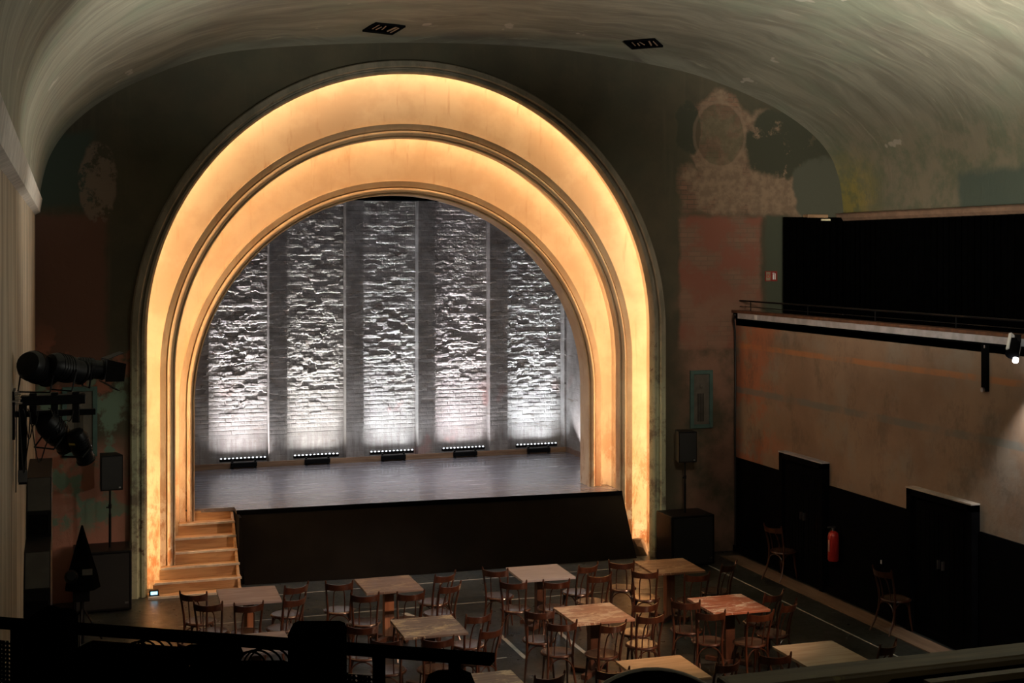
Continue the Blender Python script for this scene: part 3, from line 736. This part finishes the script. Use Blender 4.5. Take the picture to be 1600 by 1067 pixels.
MB().prism([(.94, 0), (.94, ZS-.07), (.74, ZS-.2), (-.05, .12), (-.12, 0)], 'x', 2.60, 2.64).build('stringer', 'stair', st)
t = thing('stage_spotlight', 'small floor lamp with a bright blue-white face at the foot of the stairs', 'light', (1.32, -.10, 0))
MB().box(-.07, .07, -.03, .05, 0.035, .11, bev=.01).build('housing', 'metalblack', t)
MB().box(-.05, .05, -.04, -.03, .05, .095).build('glowing_face', 'blueled', t)
MB().box(-.08, .08, -.05, .06, 0.0, .035).build('base_plate', 'metalblack', t)

# debris/plaster heap at right pillar foot
t = MB()
random.seed(5)
def rock(mb, c, r, sd):
    bm = bmesh.new(); bmesh.ops.create_icosphere(bm, subdivisions=2, radius=1); rr = random.Random(sd)
    for v in bm.verts: v.co = Vector((v.co.x*r[0], v.co.y*r[1], max(0, v.co.z*r[2])))*(1+rr.uniform(-.12, .12))+Vector(c)
    bm.verts.index_update(); mb.add([v.co.copy() for v in bm.verts], [[v.index for v in f.verts] for f in bm.faces]); bm.free()
rock(t, (9.55, .24, .0), (.20, .14, .30), 2)
tag(t.build('rubble_mound', plain('brown_rubble', (.13, .08, .05), .9, nscale=12), None), 'brown rubble mound at the foot of the right arch pillar', 'rubble')

# ------------------------------------------------------------------ wall details
def wall_box(x0, x1, z0, z1, lab):
    o = thing('wall_panel', lab, 'panel', ((x0+x1)/2, 0, z0)); w_ = (x1-x0)/2; h = z1-z0
    f = MB().box(-w_, -w_+.07, -.045, 0, 0, h, bev=.008).box(w_-.07, w_, -.045, 0, 0, h, bev=.008).box(-w_+.06, w_-.06, -.045, 0, 0, .07, bev=.008).box(-w_+.06, w_-.06, -.045, 0, h-.07, h, bev=.008)
    f.build('frame', 'teal', o)
    MB().box(-w_+.06, w_-.06, -.02, 0, .06, h-.06).build('infill', 'tealfill', o)
    MB().lathe([(.035, 0), (.035, .02), (.02, .03)], (0, -.02, h*.72), 12, Matrix.Rotation(PI/2, 3, 'X')).build('round_boss', 'tealfill', o, True)
    s = MB()
    for q in range(7): s.box(-.08+q*.02, -.074+q*.02, -.024, -.02, .12, h*.6)
    s.build('grille_slots', 'black', o)
wall_box(-.02, .49, 2.20, 3.26, 'teal framed wall panel left of the arch, behind the stage lamps')
wall_box(10.44, 10.88, 2.20, 3.22, 'teal framed wall panel right of the arch, above the speaker')
# corner cable
mb = MB().tube([(WX-.04, -.05, .1), (WX-.035, -.05, 1.2), (WX-.05, -.055, 2.0), (WX-.035, -.05, 3.0), (WX-.05, -.06, 3.9), (WX-.10, -.1, 4.12), (WX-.12, -.2, 4.2)], .018, 8)
tag(mb.build('wall_cable', 'cable', None, True), 'thick black cable running down the corner of the right wall', 'cable')
t = thing('wall_bracket', 'dark vertical steel bracket hanging under the gallery on the right wall', 'bracket', (WX-.03, -6.85, 3.5))
MB().box(-.02, .03, -.05, .05, 0, .6).build('bar', 'black', t); MB().lathe([(.03, 0), (.03, .03)], (-.02, 0, .02), 10, Matrix.Rotation(-PI/2, 3, 'Y')).build('clamp', 'steel', t); MB().box(-.035, -.02, -.045, -.02, .56, .60).build('bolt', 'steel', t)
# white lamp at the gallery edge
t = thing('gallery_lamp', 'white stage lamp clamped to the right gallery edge, lighting the wall below', 'stage light', (11.16, -7.60, 4.12))
R_ = Matrix.Rotation(math.radians(38), 3, 'Y') @ Matrix.Rotation(math.radians(-28), 3, 'X')
MB().lathe([(.05, .12), (.075, .10), (.075, -.08), (.085, -.12)], (0, 0, 0), 16, R_).build('lamp_body', 'black', t, True)
yk = MB().box(-.10, -.085, -.02, .02, -.10, .16).box(.085, .10, -.02, .02, -.10, .16).box(-.10, .10, -.02, .02, .15, .165); yk.rotm(R_); yk.build('yoke', 'white', t)
MB().box(.04, .12, -.03, .03, .06, .16).build('clamp', 'metalblack', t)
MB().lathe([(.035, -.01), (.035, .03)], (-.02, -.06, -.16), 12, R_).build('lens_cap', 'spotglass', t, True)
spot('gallery_lamp_beam', (11.05, -8.1, 4.0), (11.36, -7.75, 2.7), 190, (1, .93, .84), 60, .8, .03)
# fire extinguisher
t = thing('fire_extinguisher', 'red fire extinguisher hanging on the black dado between the doors', 'extinguisher', (WX-.13, -3.40, .56))
MB().lathe([(.075, 0), (.085, .02), (.085, .38), (.07, .43), (.03, .46)], (0, 0, 0), 20).build('cylinder', 'red', t, True)
MB().lathe([(.02, .46), (.02, .49), (.03, .49), (.03, .51)], (0, 0, 0), 12).box(-.10, .03, -.012, .012, .51, .53).build('valve', 'steel', t, True)
MB().box(.08, .10, -.03, .03, .1, .4).build('bracket', 'black', t)
MB().box(-.088, -.084, -.03, .01, .15, .33).build('label_patch', plain('pale_label', (.6, .35, .3), .5), t)
MB().tube([(-.0, .04, .48), (-.02, .09, .42), (-.02, .10, .25), (-.02, .095, .1)], .01, 6).build('hose', 'cable', t, True)
t = thing('wall_socket', 'small pale double socket low on the black dado past the extinguisher', 'socket', (WX-.033, -4.55, .78))
MB().box(-.012, 0, -.05, .05, -.06, .06, bev=.004).build('plate', 'black', t); MB().box(-.02, -.012, -.012, .012, -.02, .035).build('switch', 'white', t)
# ceiling vents
def vent(x, y, z, nrm_, lab):
    o = thing('ceiling_vent', lab, 'vent', (x, y, z), 0, None)
    o.rotation_euler = Vector(nrm_).to_track_quat('Z', 'Y').to_euler()
    f = MB()
    for a in range(2): f.box(-.28+a*.52, -.24+a*.52, -.2, .2, -.03, .02); f.box(-.28, .28, -.2+a*.36, -.16+a*.36, -.03, .02)
    f.build('rough_frame', 'black', o)
    s = MB(); rr = random.Random(3)
    for q in range(6): s.box(-.22+q*.075, -.20+q*.075, -.16+rr.uniform(0, .12), .16-rr.uniform(0, .12), -.02+rr.uniform(-.01, .01), .0, rot=rr.uniform(-.25, .25))
    s.build('lath_strips', 'cornice', o); MB().box(-.25, .25, -.18, .18, -.012, .02).build('dark_backing', 'void', o)
vent(4.83, -.523, 8.866, (-.068, .187, .98), 'dark ragged vent hole in the ceiling above the crown of the arch')
vent(9.25, -.685, 8.816, (.127, .1255, .984), 'dark ragged vent hole in the ceiling right of the arch crown')

# ------------------------------------------------------------------ loudspeakers
def speaker_set(cx_, ypos, subw, subh, subd, px_, side, sublab, spklab, h0):
    o = thing('subwoofer', sublab, 'loudspeaker', (cx_, ypos, 0))
    MB().box(-subw/2, subw/2, 0, subd, .02, subh, bev=.015).build('cabinet', 'metalblack', o)
    MB().box(-subw/2+.04, subw/2-.04, -.012, .002, .06, subh-.04).build('grille', 'grille', o)
    for a in (-1, 1):
        MB().lathe([(.02, 0), (.02, .022)], (a*(subw/2-.06), .06, 0), 8).build('foot', 'cable', o); MB().lathe([(.02, 0), (.02, .022)], (a*(subw/2-.06), subd-.06, 0), 8).build('foot', 'cable', o)
    MB().box(subw/2-.10, subw/2-.05, -.016, -.01, .12, .15).build('badge', 'steel', o)
    p = thing('satellite_speaker', spklab, 'loudspeaker', (px_, ypos+subd*.45, subh))
    MB().tube([(0, 0, 0), (0, 0, .5)], .02, 10).tube([(0, 0, .45), (0, 0, h0-subh)], .015, 10).build('pole', 'metalblack', p, True)
    MB().tube([(0, 0, .60), (-.05, -.03, .60)], .012, 8).lathe([(.025, .58), (.025, .64)], (0, 0, 0), 10).build('clamp_knob', 'metalblack', p, True)
    b = MB().prism([(-.16, -.16), (.16, -.16), (.12, .17), (-.12, .17)], 'z', 0, .52); b.rotz(math.radians(side)); b.move((0, 0, h0-subh)); b.build('cabinet', 'metalblack', p)
    g_ = MB().box(-.145, .145, -.168, -.158, .02, .50); g_.rotz(math.radians(side)); g_.move((0, 0, h0-subh)); g_.build('grille', 'grille', p)
    e = MB().box(.10, .125, -.172, -.167, .03, .05); e.rotz(math.radians(side)); e.move((0, 0, h0-subh)); e.build('badge', 'steel', p)
speaker_set(.55, -.80, .82, .90, .66, .66, 8, 'large black subwoofer cabinet on the floor left of the arch', 'black loudspeaker on a pole above the left subwoofer', 1.77)
speaker_set(10.07, -.90, .80, .86, .62, 10.05, -8, 'large black subwoofer cabinet on the floor right of the arch', 'black loudspeaker on a pole above the right subwoofer', 1.74)
# tall stepped equipment boxes on the left wall
t = thing('equipment_cabinet', 'lower black sloped equipment cabinet against the left wall', 'cabinet')
MB().prism([(-6.3, 0), (-6.3, 1.72), (-6.1, 2.08), (-3.6, 2.08), (-3.6, 0)], 'x', -.395, -.13).build('body', 'metalblack', t)
MB().add([(-.385, -6.304, 1.735), (-.14, -6.304, 1.735), (-.14, -6.112, 2.075), (-.385, -6.112, 2.075)], [(0, 1, 2, 3)]).build('sloped_face', plain('dull_dark_panel', (.036, .032, .026), .8), t)
MB().box(-.38, -.15, -6.315, -6.3, .5, 1.6).build('door', 'black', t)
t = thing('equipment_cabinet', 'upper smaller sloped equipment cabinet on the left wall', 'cabinet')
MB().prism([(-5.3, 2.082), (-5.3, 2.36), (-5.1, 2.72), (-3.6, 2.72), (-3.6, 2.082)], 'x', -.395, -.13).build('body', 'metalblack', t)
MB().add([(-.385, -5.304, 2.375), (-.14, -5.304, 2.375), (-.14, -5.112, 2.715), (-.385, -5.112, 2.715)], [(0, 1, 2, 3)]).build('sloped_face', bpy.data.materials['dull_dark_panel'], t)
MB().box(-.37, -.16, -5.315, -5.3, 2.12, 2.33).build('door', 'black', t)
t = thing('covered_stand', 'dark pointed cover over a stand with a lamp, before the left subwoofer', 'stand', (.24, -2.3, 0))
MB().lathe([(.24, .75), (.20, .95), (.14, 1.15), (.012, 1.60)], (0, 0, 0), 7).build('pointed_cover', 'matte', t)
MB().tube([(0, 0, .0), (0, 0, .8)], .03, 8).build('column', 'metalblack', t)
for a in range(3): MB().tube([(0, 0, .5), (.28*math.cos(a*2.1+.4), .28*math.sin(a*2.1+.4), .012)], .012, 6).build('leg', 'metalblack', t)
MB().lathe([(.07, -.10), (.09, 0), (.09, .10), (.06, .14)], (-.14, -.12, .93), 12, Matrix.Rotation(1.2, 3, 'X')).build('lamp_body', 'metalblack', t, True)
MB().box(-.12, .10, -.17, -.05, .60, .80, bev=.01).build('control_box', 'metalblack', t)
MB().box(.0, .13, -.225, -.215, .97, 1.05).build('label_plate', plain('dull_plate', (.10, .09, .08), .6), t)

# ------------------------------------------------------------------ stage lamps on the left wall bracket
LB = (-.02, -9.45)
t = thing('lamp_bracket', 'black steel wall bracket with hanging post that carries the stage lamps', 'bracket', (LB[0], LB[1], 0))
MB().box(-.38, .28, -.025, .025, 3.92, 3.97).box(-.38, -.36, -.15, .15, 3.75, 4.15).build('arm', 'metalblack', t)
MB().box(-.335, -.27, -.03, .03, 3.36, 4.03).build('post', 'metalblack', t)
MB().box(-.34, -.265, -.036, -.028, 3.38, 3.48).build('end_plate', plain('worn_steel', (.10, .10, .10), .5), t)
MB().box(-.32, .20, -.06, .06, 4.02, 4.10, bev=.01).build('upper_bar', 'metalblack', t)
for q, dx in enumerate((-.22, -.05, .12)): MB().box(dx-.03, dx+.03, -.04, .04, 3.86, 4.12, bev=.006).build('hook_clamp', 'metalblack', t)
lab = ['round-backed stage lamp nearest the left wall, upper row', 'middle upper stage lamp with round rear housing on the bracket', 'upper stage lamp with open barn doors at the bracket end',
       'lowest stage lamp on the left bracket, pointing down with yellow tag', 'lower inner stage lamp hanging under the left bracket arm']
def lamp(loc, R, rad, ln, lab_, doors=False, tagc=False):
    o = thing('stage_lamp', lab_, 'stage light', loc)
    MB().lathe([(rad*.35, -ln*.55), (rad*.8, -ln*.5), (rad, -ln*.35), (rad, ln*.15), (rad*.86, ln*.18), (rad*.86, ln*.42), (rad*.95, ln*.45), (rad*.95, ln*.5)], (0, 0, 0), 20, R).build('lamp_body', 'metalblack', o, True)
    fins = MB()
    for k in range(5): fins.lathe([(rad*1.04, -ln*.3+k*ln*.08), (rad*1.04, -ln*.3+k*ln*.08+.008)], (0, 0, 0), 20, R)
    fins.build('cooling_fins', 'metalblack', o)
    MB().tube([R @ Vector(p) for p in ((rad*1.15, 0, 0), (rad*1.2, 0, .0), (rad*1.15, -rad*1.6, 0), (-rad*1.15, -rad*1.6, 0), (-rad*1.2, 0, 0))], .008, 6).build('yoke', 'metalblack', o)
    MB().lathe([(rad*.8, ln*.49), (rad*.8, ln*.505)], (0, 0, 0), 20, R).build('lens', plain('dark_glass', (.02, .02, .025), .1), o, True)
    if doors:
        e = ln*.5; w_ = rad
        for k in range(4):
            A = Matrix.Rotation(k*PI/2, 3, 'Z')
            q = [Vector(p) for p in ((-w_, w_, e), (w_, w_, e), (w_*.8, w_*1.7, e+w_*1.5), (-w_*.8, w_*1.7, e+w_*1.5))]
            q2 = [p+Vector((0, .006, 0)) for p in q]
            MB().add([R @ (A @ p) for p in q+q2], [(0, 1, 2, 3), (7, 6, 5, 4), (0, 4, 5, 1), (1, 5, 6, 2), (2, 6, 7, 3), (3, 7, 4, 0)]).build('barn_door', 'metalblack', o)
    if tagc: MB().add([R @ Vector(p) for p in ((-.03, -rad*1.05, -ln*.35), (.03, -rad*1.05, -ln*.35), (.03, -rad*1.05, -ln*.28), (-.03, -rad*1.05, -ln*.28))], [(0, 1, 2, 3)]).build('yellow_tag', plain('yellow_label', (.7, .6, .15), .5), o)
    MB().lathe([(.018, 0), (.018, .03)], R @ Vector((rad*1.2, 0, 0)), 10, R).build('knob', 'steel', o, True)
    return o
def rdir(v):
    return Vector(v).to_track_quat('Z', 'Y').to_matrix()
lamp((-.20, -9.55, 4.33), rdir((.5, .9, -.35)), .125, .34, lab[0])
lamp((.02, -9.50, 4.32), rdir((.75, .6, -.25)), .115, .34, lab[1])
lamp((.20, -9.35, 4.30), rdir((1, .25, -.12)), .095, .26, lab[2], doors=True)
lamp((.14, -9.50, 3.66), rdir((.35, .5, -1)), .085, .30, lab[3], tagc=True)
lamp((-.06, -9.45, 3.78), rdir((.6, .5, -.8)), .105, .36, lab[4])
mb = MB()
for k, (a, b, dz) in enumerate(((-.26, -.05, .42), (-.30, -.18, .22), (-.1, .1, .18), (-.33, -.24, .5))):
    mb.tube([(LB[0]+a+(b-a)*i/12, LB[1]-.10-.01*k, 4.0-dz*math.sin(PI*i/12)+.05*math.sin(i)) for i in range(13)], .005, 6)
mb.tube([(-.36, -9.5, 4.15), (-.37, -9.5, 3.9), (-.375, -9.5, 3.3)], .004, 6)
tag(mb.build('lamp_cables', 'cable', None, True), 'black looping cables around the stage lamps on the left wall', 'cable')
t = thing('cable_bundle_clip', 'crumpled silver clip on the left wall behind the lamps', 'clip', (-.36, -9.62, 4.10))
rr = random.Random(2); cb = MB()
for k in range(6): cb.box(-.03+rr.uniform(-.01, .02), .01+rr.uniform(0, .03), -.03, .03, -.05+k*.018, -.04+k*.018)
cb.build('foil', 'steel', t)

# ------------------------------------------------------------------ tables
TOPZ = .76
def make_table(label, mat, x, y, rz, colmat='darkwood', group=None):
    o = thing('cafe_table', label, 'table', (x, y, 0), rz, group)
    MB().box(-.39, .39, -.41, .41, TOPZ-.032, TOPZ, bev=.004).build('tabletop', mat, o)
    MB().box(-.30, .30, -.04, .04, TOPZ-.07, TOPZ-.032).box(-.04, .04, -.30, .30, TOPZ-.07, TOPZ-.033).build('support_frame', 'darkwood', o)
    MB().box(-.065, .065, -.065, .065, .06, TOPZ-.07, bev=.004).build('column', colmat, o)
    MB().box(-.30, .30, -.045, .045, 0, .06, rot=PI/4, piv=(0, 0, 0), bev=.006).build('foot', 'darkwood', o)
    MB().box(-.30, .30, -.045, .045, 0, .058, rot=-PI/4, piv=(0, 0, 0), bev=.006).build('foot', 'darkwood', o)
    return o
TB = [  # key, x, y, rz, top, column, description, short name for chairs
    ('A', 2.33, -3.41, -.03, 0, 'orangewood', 'pale pinkish brown square table nearest the stage stairs', 'the pinkish stairs table'),
    ('B', 4.22, -3.43, 0, 1, 'orangewood', 'brown square table with lit orange column, front row', 'the orange-columned table'),
    ('D', 6.42, -3.45, -.03, 3, 'darkwood', 'light grey square table in front of the stage centre', 'the light grey table'),
    ('E', 8.32, -3.68, -.04, 5, 'orangewood', 'varnished brown square table by the right arch pillar', 'the varnished pillar-side table'),
    ('N', 2.12, -5.66, -.02, 0, 'darkwood', 'pale square table seen through the balcony rail below the stairs table', 'the pale table behind the rail'),
    ('C', 4.21, -5.61, -.02, 2, 'darkwood', 'grey-brown square table with scratched top and pale worn edge', 'the scratched grey-brown table'),
    ('F', 6.33, -5.70, 0, 4, 'darkwood', 'worn orange square table in the middle of the floor', 'the worn orange table'),
    ('G', 8.15, -5.83, -.02, 6, 'darkwood', 'reddish square table with white scratches', 'the reddish scratched table'),
    ('T', 4.22, -7.95, -.02, 2, 'darkwood', 'dark square table at the lower edge, partly behind the balcony rail end', 'the dark table at the rail end'),
    ('H', 6.20, -8.04, -.02, 7, 'darkwood', 'honey brown square table behind the black round seat back', 'the honey brown table'),
    ('K', 8.13, -8.09, -.02, 8, 'darkwood', 'olive brown square table with a greenish sheen, nearest on the right', 'the olive brown table'),
]
TD = {}
for k, x, y, rz, tm, cm, lb, sh in TB:
    make_table(lb, TOPS[tm], x, y, rz, cm); TD[k] = (x, y, sh)

# ------------------------------------------------------------------ chairs
def make_chair():
    # origin on the floor under the back rail; faces +y
    o = thing('bentwood_chair', 'x', 'chair', (0, 0, 0))
    sy = .245
    def seat_ring(r, z, n=28):
        pts = []
        for i in range(n):
            a = 2*PI*i/n; x = r*math.cos(a)*(1+.06*math.sin(a)); y = r*math.sin(a)
            pts.append((x, sy+y, z))
        return pts
    MB().tube(seat_ring(.195, .445), .016, 8, closed=True).build('seat_ring', 'chairwood', o, True)
    mb = MB(); r1 = seat_ring(.19, .452); r2 = seat_ring(.188, .462); r3 = seat_ring(.12, .457); n = len(r1)
    mb.v = r1+r2+r3+[(0, sy, .455)]
    for i in range(n):
        j = (i+1) % n; mb.f += [(i, j, n+j, n+i), (n+i, n+j, 2*n+j, 2*n+i), (2*n+i, 2*n+j, 3*n)]
    mb.f.append(tuple(range(n))[::-1])
    mb.build('seat', 'seatwood', o, True)
    for s in (-1, 1):   # rear leg continues into the back post
        pts = [(s*.185, -.02-.04, 0), (s*.17, .03, .15), (s*.155, .075, .30), (s*.15, .09, .44), (s*.155, .075, .58), (s*.168, .035, .74), (s*.178, -.005, .88), (s*.181, -.012, .912)]
        MB().tube(pts, [.012, .014, .015, .016, .015, .014, .014, .009], 8).build('back_leg', 'chairwood', o, True)
        MB().tube([(s*.16, .375+.03, 0), (s*.15, .37, .2), (s*.135, .35, .44)], [.010, .014, .018], 8).build('leg', 'chairwood', o, True)
    # curved top rail
    mb = MB(); N = 14
    for i in range(N+1):
        u = -1+2*i/N; x = u*.185; yb = -.075*(1-u*u); h = .045
        zt = .880-.018*(1-u*u); zb = .785-.002*(1-u*u)
        for (yy, zz) in ((yb+.02-.008, zb), (yb-.008, zt), (yb+.008, zt), (yb+.02+.008, zb)): mb.v.append((x, yy, zz))
    for i in range(N):
        for k in range(4): mb.f.append((i*4+k, i*4+(k+1) % 4, (i+1)*4+(k+1) % 4, (i+1)*4+k))
    mb.f += [(3, 2, 1, 0), (N*4, N*4+1, N*4+2, N*4+3)]
    mb.build('backrest', 'chairwood', o, True)
    # inner bent hoop
    pts = [(-.075, .085, .455), (-.075, .06, .60), (-.07, .02, .72)]+[(-.07*math.cos(a*PI/8), -.005-.006*math.sin(a*PI/8), .74+.055*math.sin(a*PI/8)) for a in range(1, 8)]+[(.07, .02, .72), (.075, .06, .60), (.075, .085, .455)]
    MB().tube(pts, .0085, 8).build('back_hoop', 'chairwood', o, True)
    # arched braces below the seat
    def brace(p, q, zt=.425, zl=.22):
        p = Vector(p); q = Vector(q)
        return [(p.x+(q.x-p.x)*(.5-.5*math.cos(PI*i/12)), p.y+(q.y-p.y)*(.5-.5*math.cos(PI*i/12)), zl+(zt-zl)*math.sin(PI*i/12)**.8) for i in range(13)]
    mb = MB()
    a, b, c, d = (-.155, .06, 0), (.155, .06, 0), (.145, .365, 0), (-.145, .365, 0)
    for p, q in ((a, b), (b, c), (c, d), (d, a)): mb.tube(brace(p, q), .008, 6)
    mb.build('leg_braces', 'chairwood', o, True)
    return o
chair0 = make_chair(); used = []
def place(x, y, deg, label, group):
    rz = math.radians(deg)
    if not used:
        used.append(1); chair0.location = (x, y, 0); chair0.rotation_euler = (0, 0, rz); chair0['label'] = label; chair0['group'] = group
        return chair0
    return dup(chair0, (x, y, 0), rz, label, group)
SET = [
 ('A', [(1.60, -3.58, -24, 'left side, far'), (1.73, -4.15, -18, 'left side, near'), (2.21, -4.34, 0, 'near side'), (2.93, -3.60, 23, 'right side, far'), (2.81, -4.23, 32, 'right side, near')]),
 ('B', [(3.50, -3.63, -10, 'left side, far'), (3.70, -4.33, -12, 'left side, near'), (4.28, -4.44, -2, 'near side'), (4.97, -3.62, 25, 'right side, far'), (4.88, -4.20, 24, 'right side, near')]),
 ('C', [(3.36, -5.76, -14, 'left side, far'), (3.50, -6.41, -19, 'left side, near'), (4.07, -6.55, -6, 'near side'), (4.81, -5.72, 14, 'right side, far'), (4.77, -6.36, 27, 'right side, near')]),
 ('D', [(5.71, -3.58, -30, 'left side, far'), (5.73, -4.31, -25, 'left side, near'), (6.29, -4.46, -8, 'near side'), (7.03, -3.75, 20, 'right side, far'), (6.97, -4.32, 5, 'right side, near')]),
 ('E', [(7.56, -3.71, -24, 'left side, far'), (7.65, -4.32, -26, 'left side, near'), (8.26, -4.70, -8, 'near side'), (8.96, -4.30, 28, 'right side')]),
 ('F', [(5.57, -5.80, -18, 'left side, far'), (5.65, -6.38, -8, 'left side, near'), (6.21, -6.62, 10, 'near side'), (6.95, -5.90, 5, 'right side, far'), (6.79, -6.41, 0, 'right side, near')]),
 ('G', [(7.48, -5.96, -28, 'left side, far'), (7.55, -6.51, -20, 'left side, near'), (8.11, -6.75, 3, 'near side'), (8.74, -5.96, 20, 'right side, far'), (8.68, -6.45, 31, 'right side, near')]),
 ('N', [(1.40, -5.85, -20, 'left side'), (2.72, -5.95, 25, 'right side')]),
 ('H', [(5.52, -8.25, -10, 'left side'), (6.80, -8.40, 18, 'right side')]),
 ('T', [(4.82, -8.22, 10, 'right side')]),
 ('K', [(7.42, -8.32, -14, 'left side'), (8.82, -8.38, 27, 'right side')]),
]
for k, L in SET:
    sh = TD[k][2]
    for x, y, dg, pos in L:
        place(x, y, dg, 'dark bentwood cafe chair at %s, %s' % (sh, pos), 'bentwood chairs around the cafe tables')
place(10.85, -2.2, -70, 'dim bentwood chair against the right wall by the farther door', 'bentwood chairs along the right wall')
place(10.82, -5.3, -80, 'dim bentwood chair against the right wall before the nearer door', 'bentwood chairs along the right wall')
# paper on a seat
t = MB(); t.add([(7.20, -7.02, .0), (7.36, -7.08, .0), (7.42, -6.93, 0), (7.26, -6.86, 0), (7.20, -7.02, .004), (7.36, -7.08, .004), (7.42, -6.93, .05), (7.26, -6.86, .02)], [(0, 1, 5, 4), (1, 2, 6, 5), (2, 3, 7, 6), (3, 0, 4, 7), (4, 5, 6, 7), (3, 2, 1, 0)])
tag(t.build('paper_bag', 'paper'), 'crumpled white paper bag on the floor under the chairs near the reddish table', 'bag')

# ------------------------------------------------------------------ the balcony the camera stands on
struct(MB().box(XL, 11.3, BK, -18.9, 3.55, 3.75).build('floor_balcony', 'black'))
pr = thing('balcony_parapet', 'black balcony parapet with old olive wooden top rail, lower right', 'railing', (0, 0, 0))
MB().box(1.40, 11.3, -18.775, -18.68, 4.308, 4.342, bev=.008).build('top_rail', 'railwood', pr)
MB().box(1.42, 11.3, -18.765, -18.70, 3.56, 4.308).build('parapet_wall', 'matte', pr)
MB().box(1.84, 5.0, -18.865, -18.84, 4.322, 4.337).build('lower_ledge', 'railwood', pr)
MB().box(1.80, 5.0, -18.86, -18.765, 4.00, 4.322).build('inner_cladding', 'matte', pr)
# slanting rail, lower left
A = Vector((-.36, -17.55, 4.325)); B = Vector((.955, -18.415, 4.335))
lr = thing('balcony_rail', 'black steel balcony handrail crossing the lower left with perforated infill', 'railing', (0, 0, 0))
d = (B-A).normalized(); nrm = Vector((-d.y, d.x, 0)).normalized()
def slab(mb, P, Q, h, wth, dz=0):
    n_ = nrm*wth/2; z0 = Vector((0, 0, dz)); z1 = Vector((0, 0, dz+h)); q = [P-n_, Q-n_, Q+n_, P+n_]
    mb.add([p+z0 for p in q]+[p+z1 for p in q], [(3, 2, 1, 0), (4, 5, 6, 7), (0, 1, 5, 4), (1, 2, 6, 5), (2, 3, 7, 6), (3, 0, 4, 7)])
mb = MB(); slab(mb, A, B, .020, .040); mb.build('handrail', 'matte', lr)
for a_, b_ in ((0, .31), (1.20, 1.29), (1.46, 1.565)):
    mb = MB(); slab(mb, A+d*a_, A+d*b_, -.5, .004, -.035 if a_ == 0 else -.050); mb.build('perforated_infill', 'perf', lr)
for q in (.285, 1.28, 1.47): mb = MB(); slab(mb, A+d*q, A+d*(q+.022), -.57, .03); mb.build('post', 'matte', lr)
# dark cases on the balcony
def case(name, label, cat, c, sx, sy_, z0, z1, rz=0, bev=.02, part='body'):
    o = thing(name, label, cat, (c[0], c[1], z0), rz)
    MB().box(-sx/2, sx/2, -sy_/2, sy_/2, 0, z1-z0, bev=bev).build(part, 'matte', o)
    return o
FB = 3.75
c = case('equipment_bag', 'tall black equipment bag at the far left of the balcony rail', 'bag', (-.026, -18.09, 0), .10, .12, FB, 4.455, -.3, .02)
MB().tube([(-.03+.06*i/8, 0, .70+.018*math.sin(PI*i/8)) for i in range(9)], .005, 6).build('carry_handle', 'matte', c)
MB().box(-.04, .04, -.065, -.058, .35, .60, bev=.002).build('front_pocket', 'matte', c)
c = case('flight_case', 'long black flight case along the balcony rail, right of the tall bag', 'case', (.150, -18.125, 0), .27, .10, FB, 4.368, -.55)
MB().box(-.137, .137, -.052, .052, .50, .512).build('lid_trim', 'matte', c); MB().box(-.02, .02, -.058, -.048, .47, .54).build('catch', 'matte', c)
c = case('storage_box', 'low black box under the thin cable loops behind the rail', 'case', (.385, -18.265, 0), .24, .10, FB, 4.345, -.3)
MB().box(-.122, .122, -.052, .052, .46, .47).build('lid_trim', 'matte', c)
c = case('soft_case', 'black round-cornered soft case standing between the two cable loops', 'case', (.325, -18.25, 0), .15, .06, 4.346, 4.392, -.3, .025)
MB().tube([(-.03+.06*i/8, -.034, .03+.012*math.sin(PI*i/8)) for i in range(9)], .003, 6).build('carry_handle', 'matte', c)
c = case('padded_monitor', 'upright black padded box standing against the middle of the balcony rail', 'case', (.555, -18.345, 0), .128, .09, FB, 4.444, -.30, .016)
MB().box(-.066, .066, -.047, .047, .56, .568).build('lid_seam', 'matte', c)
c = case('stool_seat', 'black padded stool behind the rail, right of the upright padded box', 'stool', (.80, -18.60, 0), .11, .10, 4.30, 4.385, -.2, .03, 'cushion')
for a_ in (-.04, .04):
    for b_ in (-.035, .035): MB().tube([(a_, b_, 0.01), (a_*1.2, b_*1.2, -.55)], .006, 6).build('leg', 'matte', c)
c.name = 'bar_stool'
for (cx_, cy_, zc_, r0, lb) in ((.190, -18.055, 4.335, .024, 'pair of thin black cable loops behind the flight case at the left rail'), (.430, -18.275, 4.345, .030, 'low bundle of black cable loops left of the upright padded box')):
    mb = MB()
    for k in range(4):
        r_ = r0+.004*k; oz = cx_-.02+.014*k
        mb.tube([(oz+r_*1.1*math.cos(2*PI*i/24), cy_-.006*k-.4*r_*math.cos(2*PI*i/24), zc_+r_*math.sin(2*PI*i/24)) for i in range(24)], .0024, 6, closed=True)
    tag(mb.build('cable_coil', 'matte', None, True), lb, 'cable')
# round seat back in front
t = thing('round_back_seat', 'black round-backed seat with a shiny metal rim in front of the honey brown table', 'chair', (1.041, -19.185, 3.75), 0)
RB = .205
MB().lathe([(RB*.3, -.012), (RB*.96, -.012), (RB, 0), (RB*.96, .012), (RB*.3, .012)], (0, 0, .58), 40, Matrix.Rotation(PI/2-.5, 3, 'X')).build('round_back', 'matte', t, True)
Rm = Matrix.Rotation(PI/2-.5, 3, 'X')
MB().tube([Vector((0, 0, .58))+Rm @ Vector((RB*math.cos(2*PI*i/48), RB*math.sin(2*PI*i/48), 0)) for i in range(48)], .0045, 8, closed=True).build('metal_rim', plain('silver_rim_paint', (.75, .72, .66), .35), t, True)
MB().tube([(0, 0, 0), (0, 0, .40)], .015, 8).build('pedestal', 'matte', t, True)
MB().lathe([(.14, 0), (.13, .015), (.02, .03)], (0, 0, 0), 24).build('base_disc', 'metalblack', t, True)
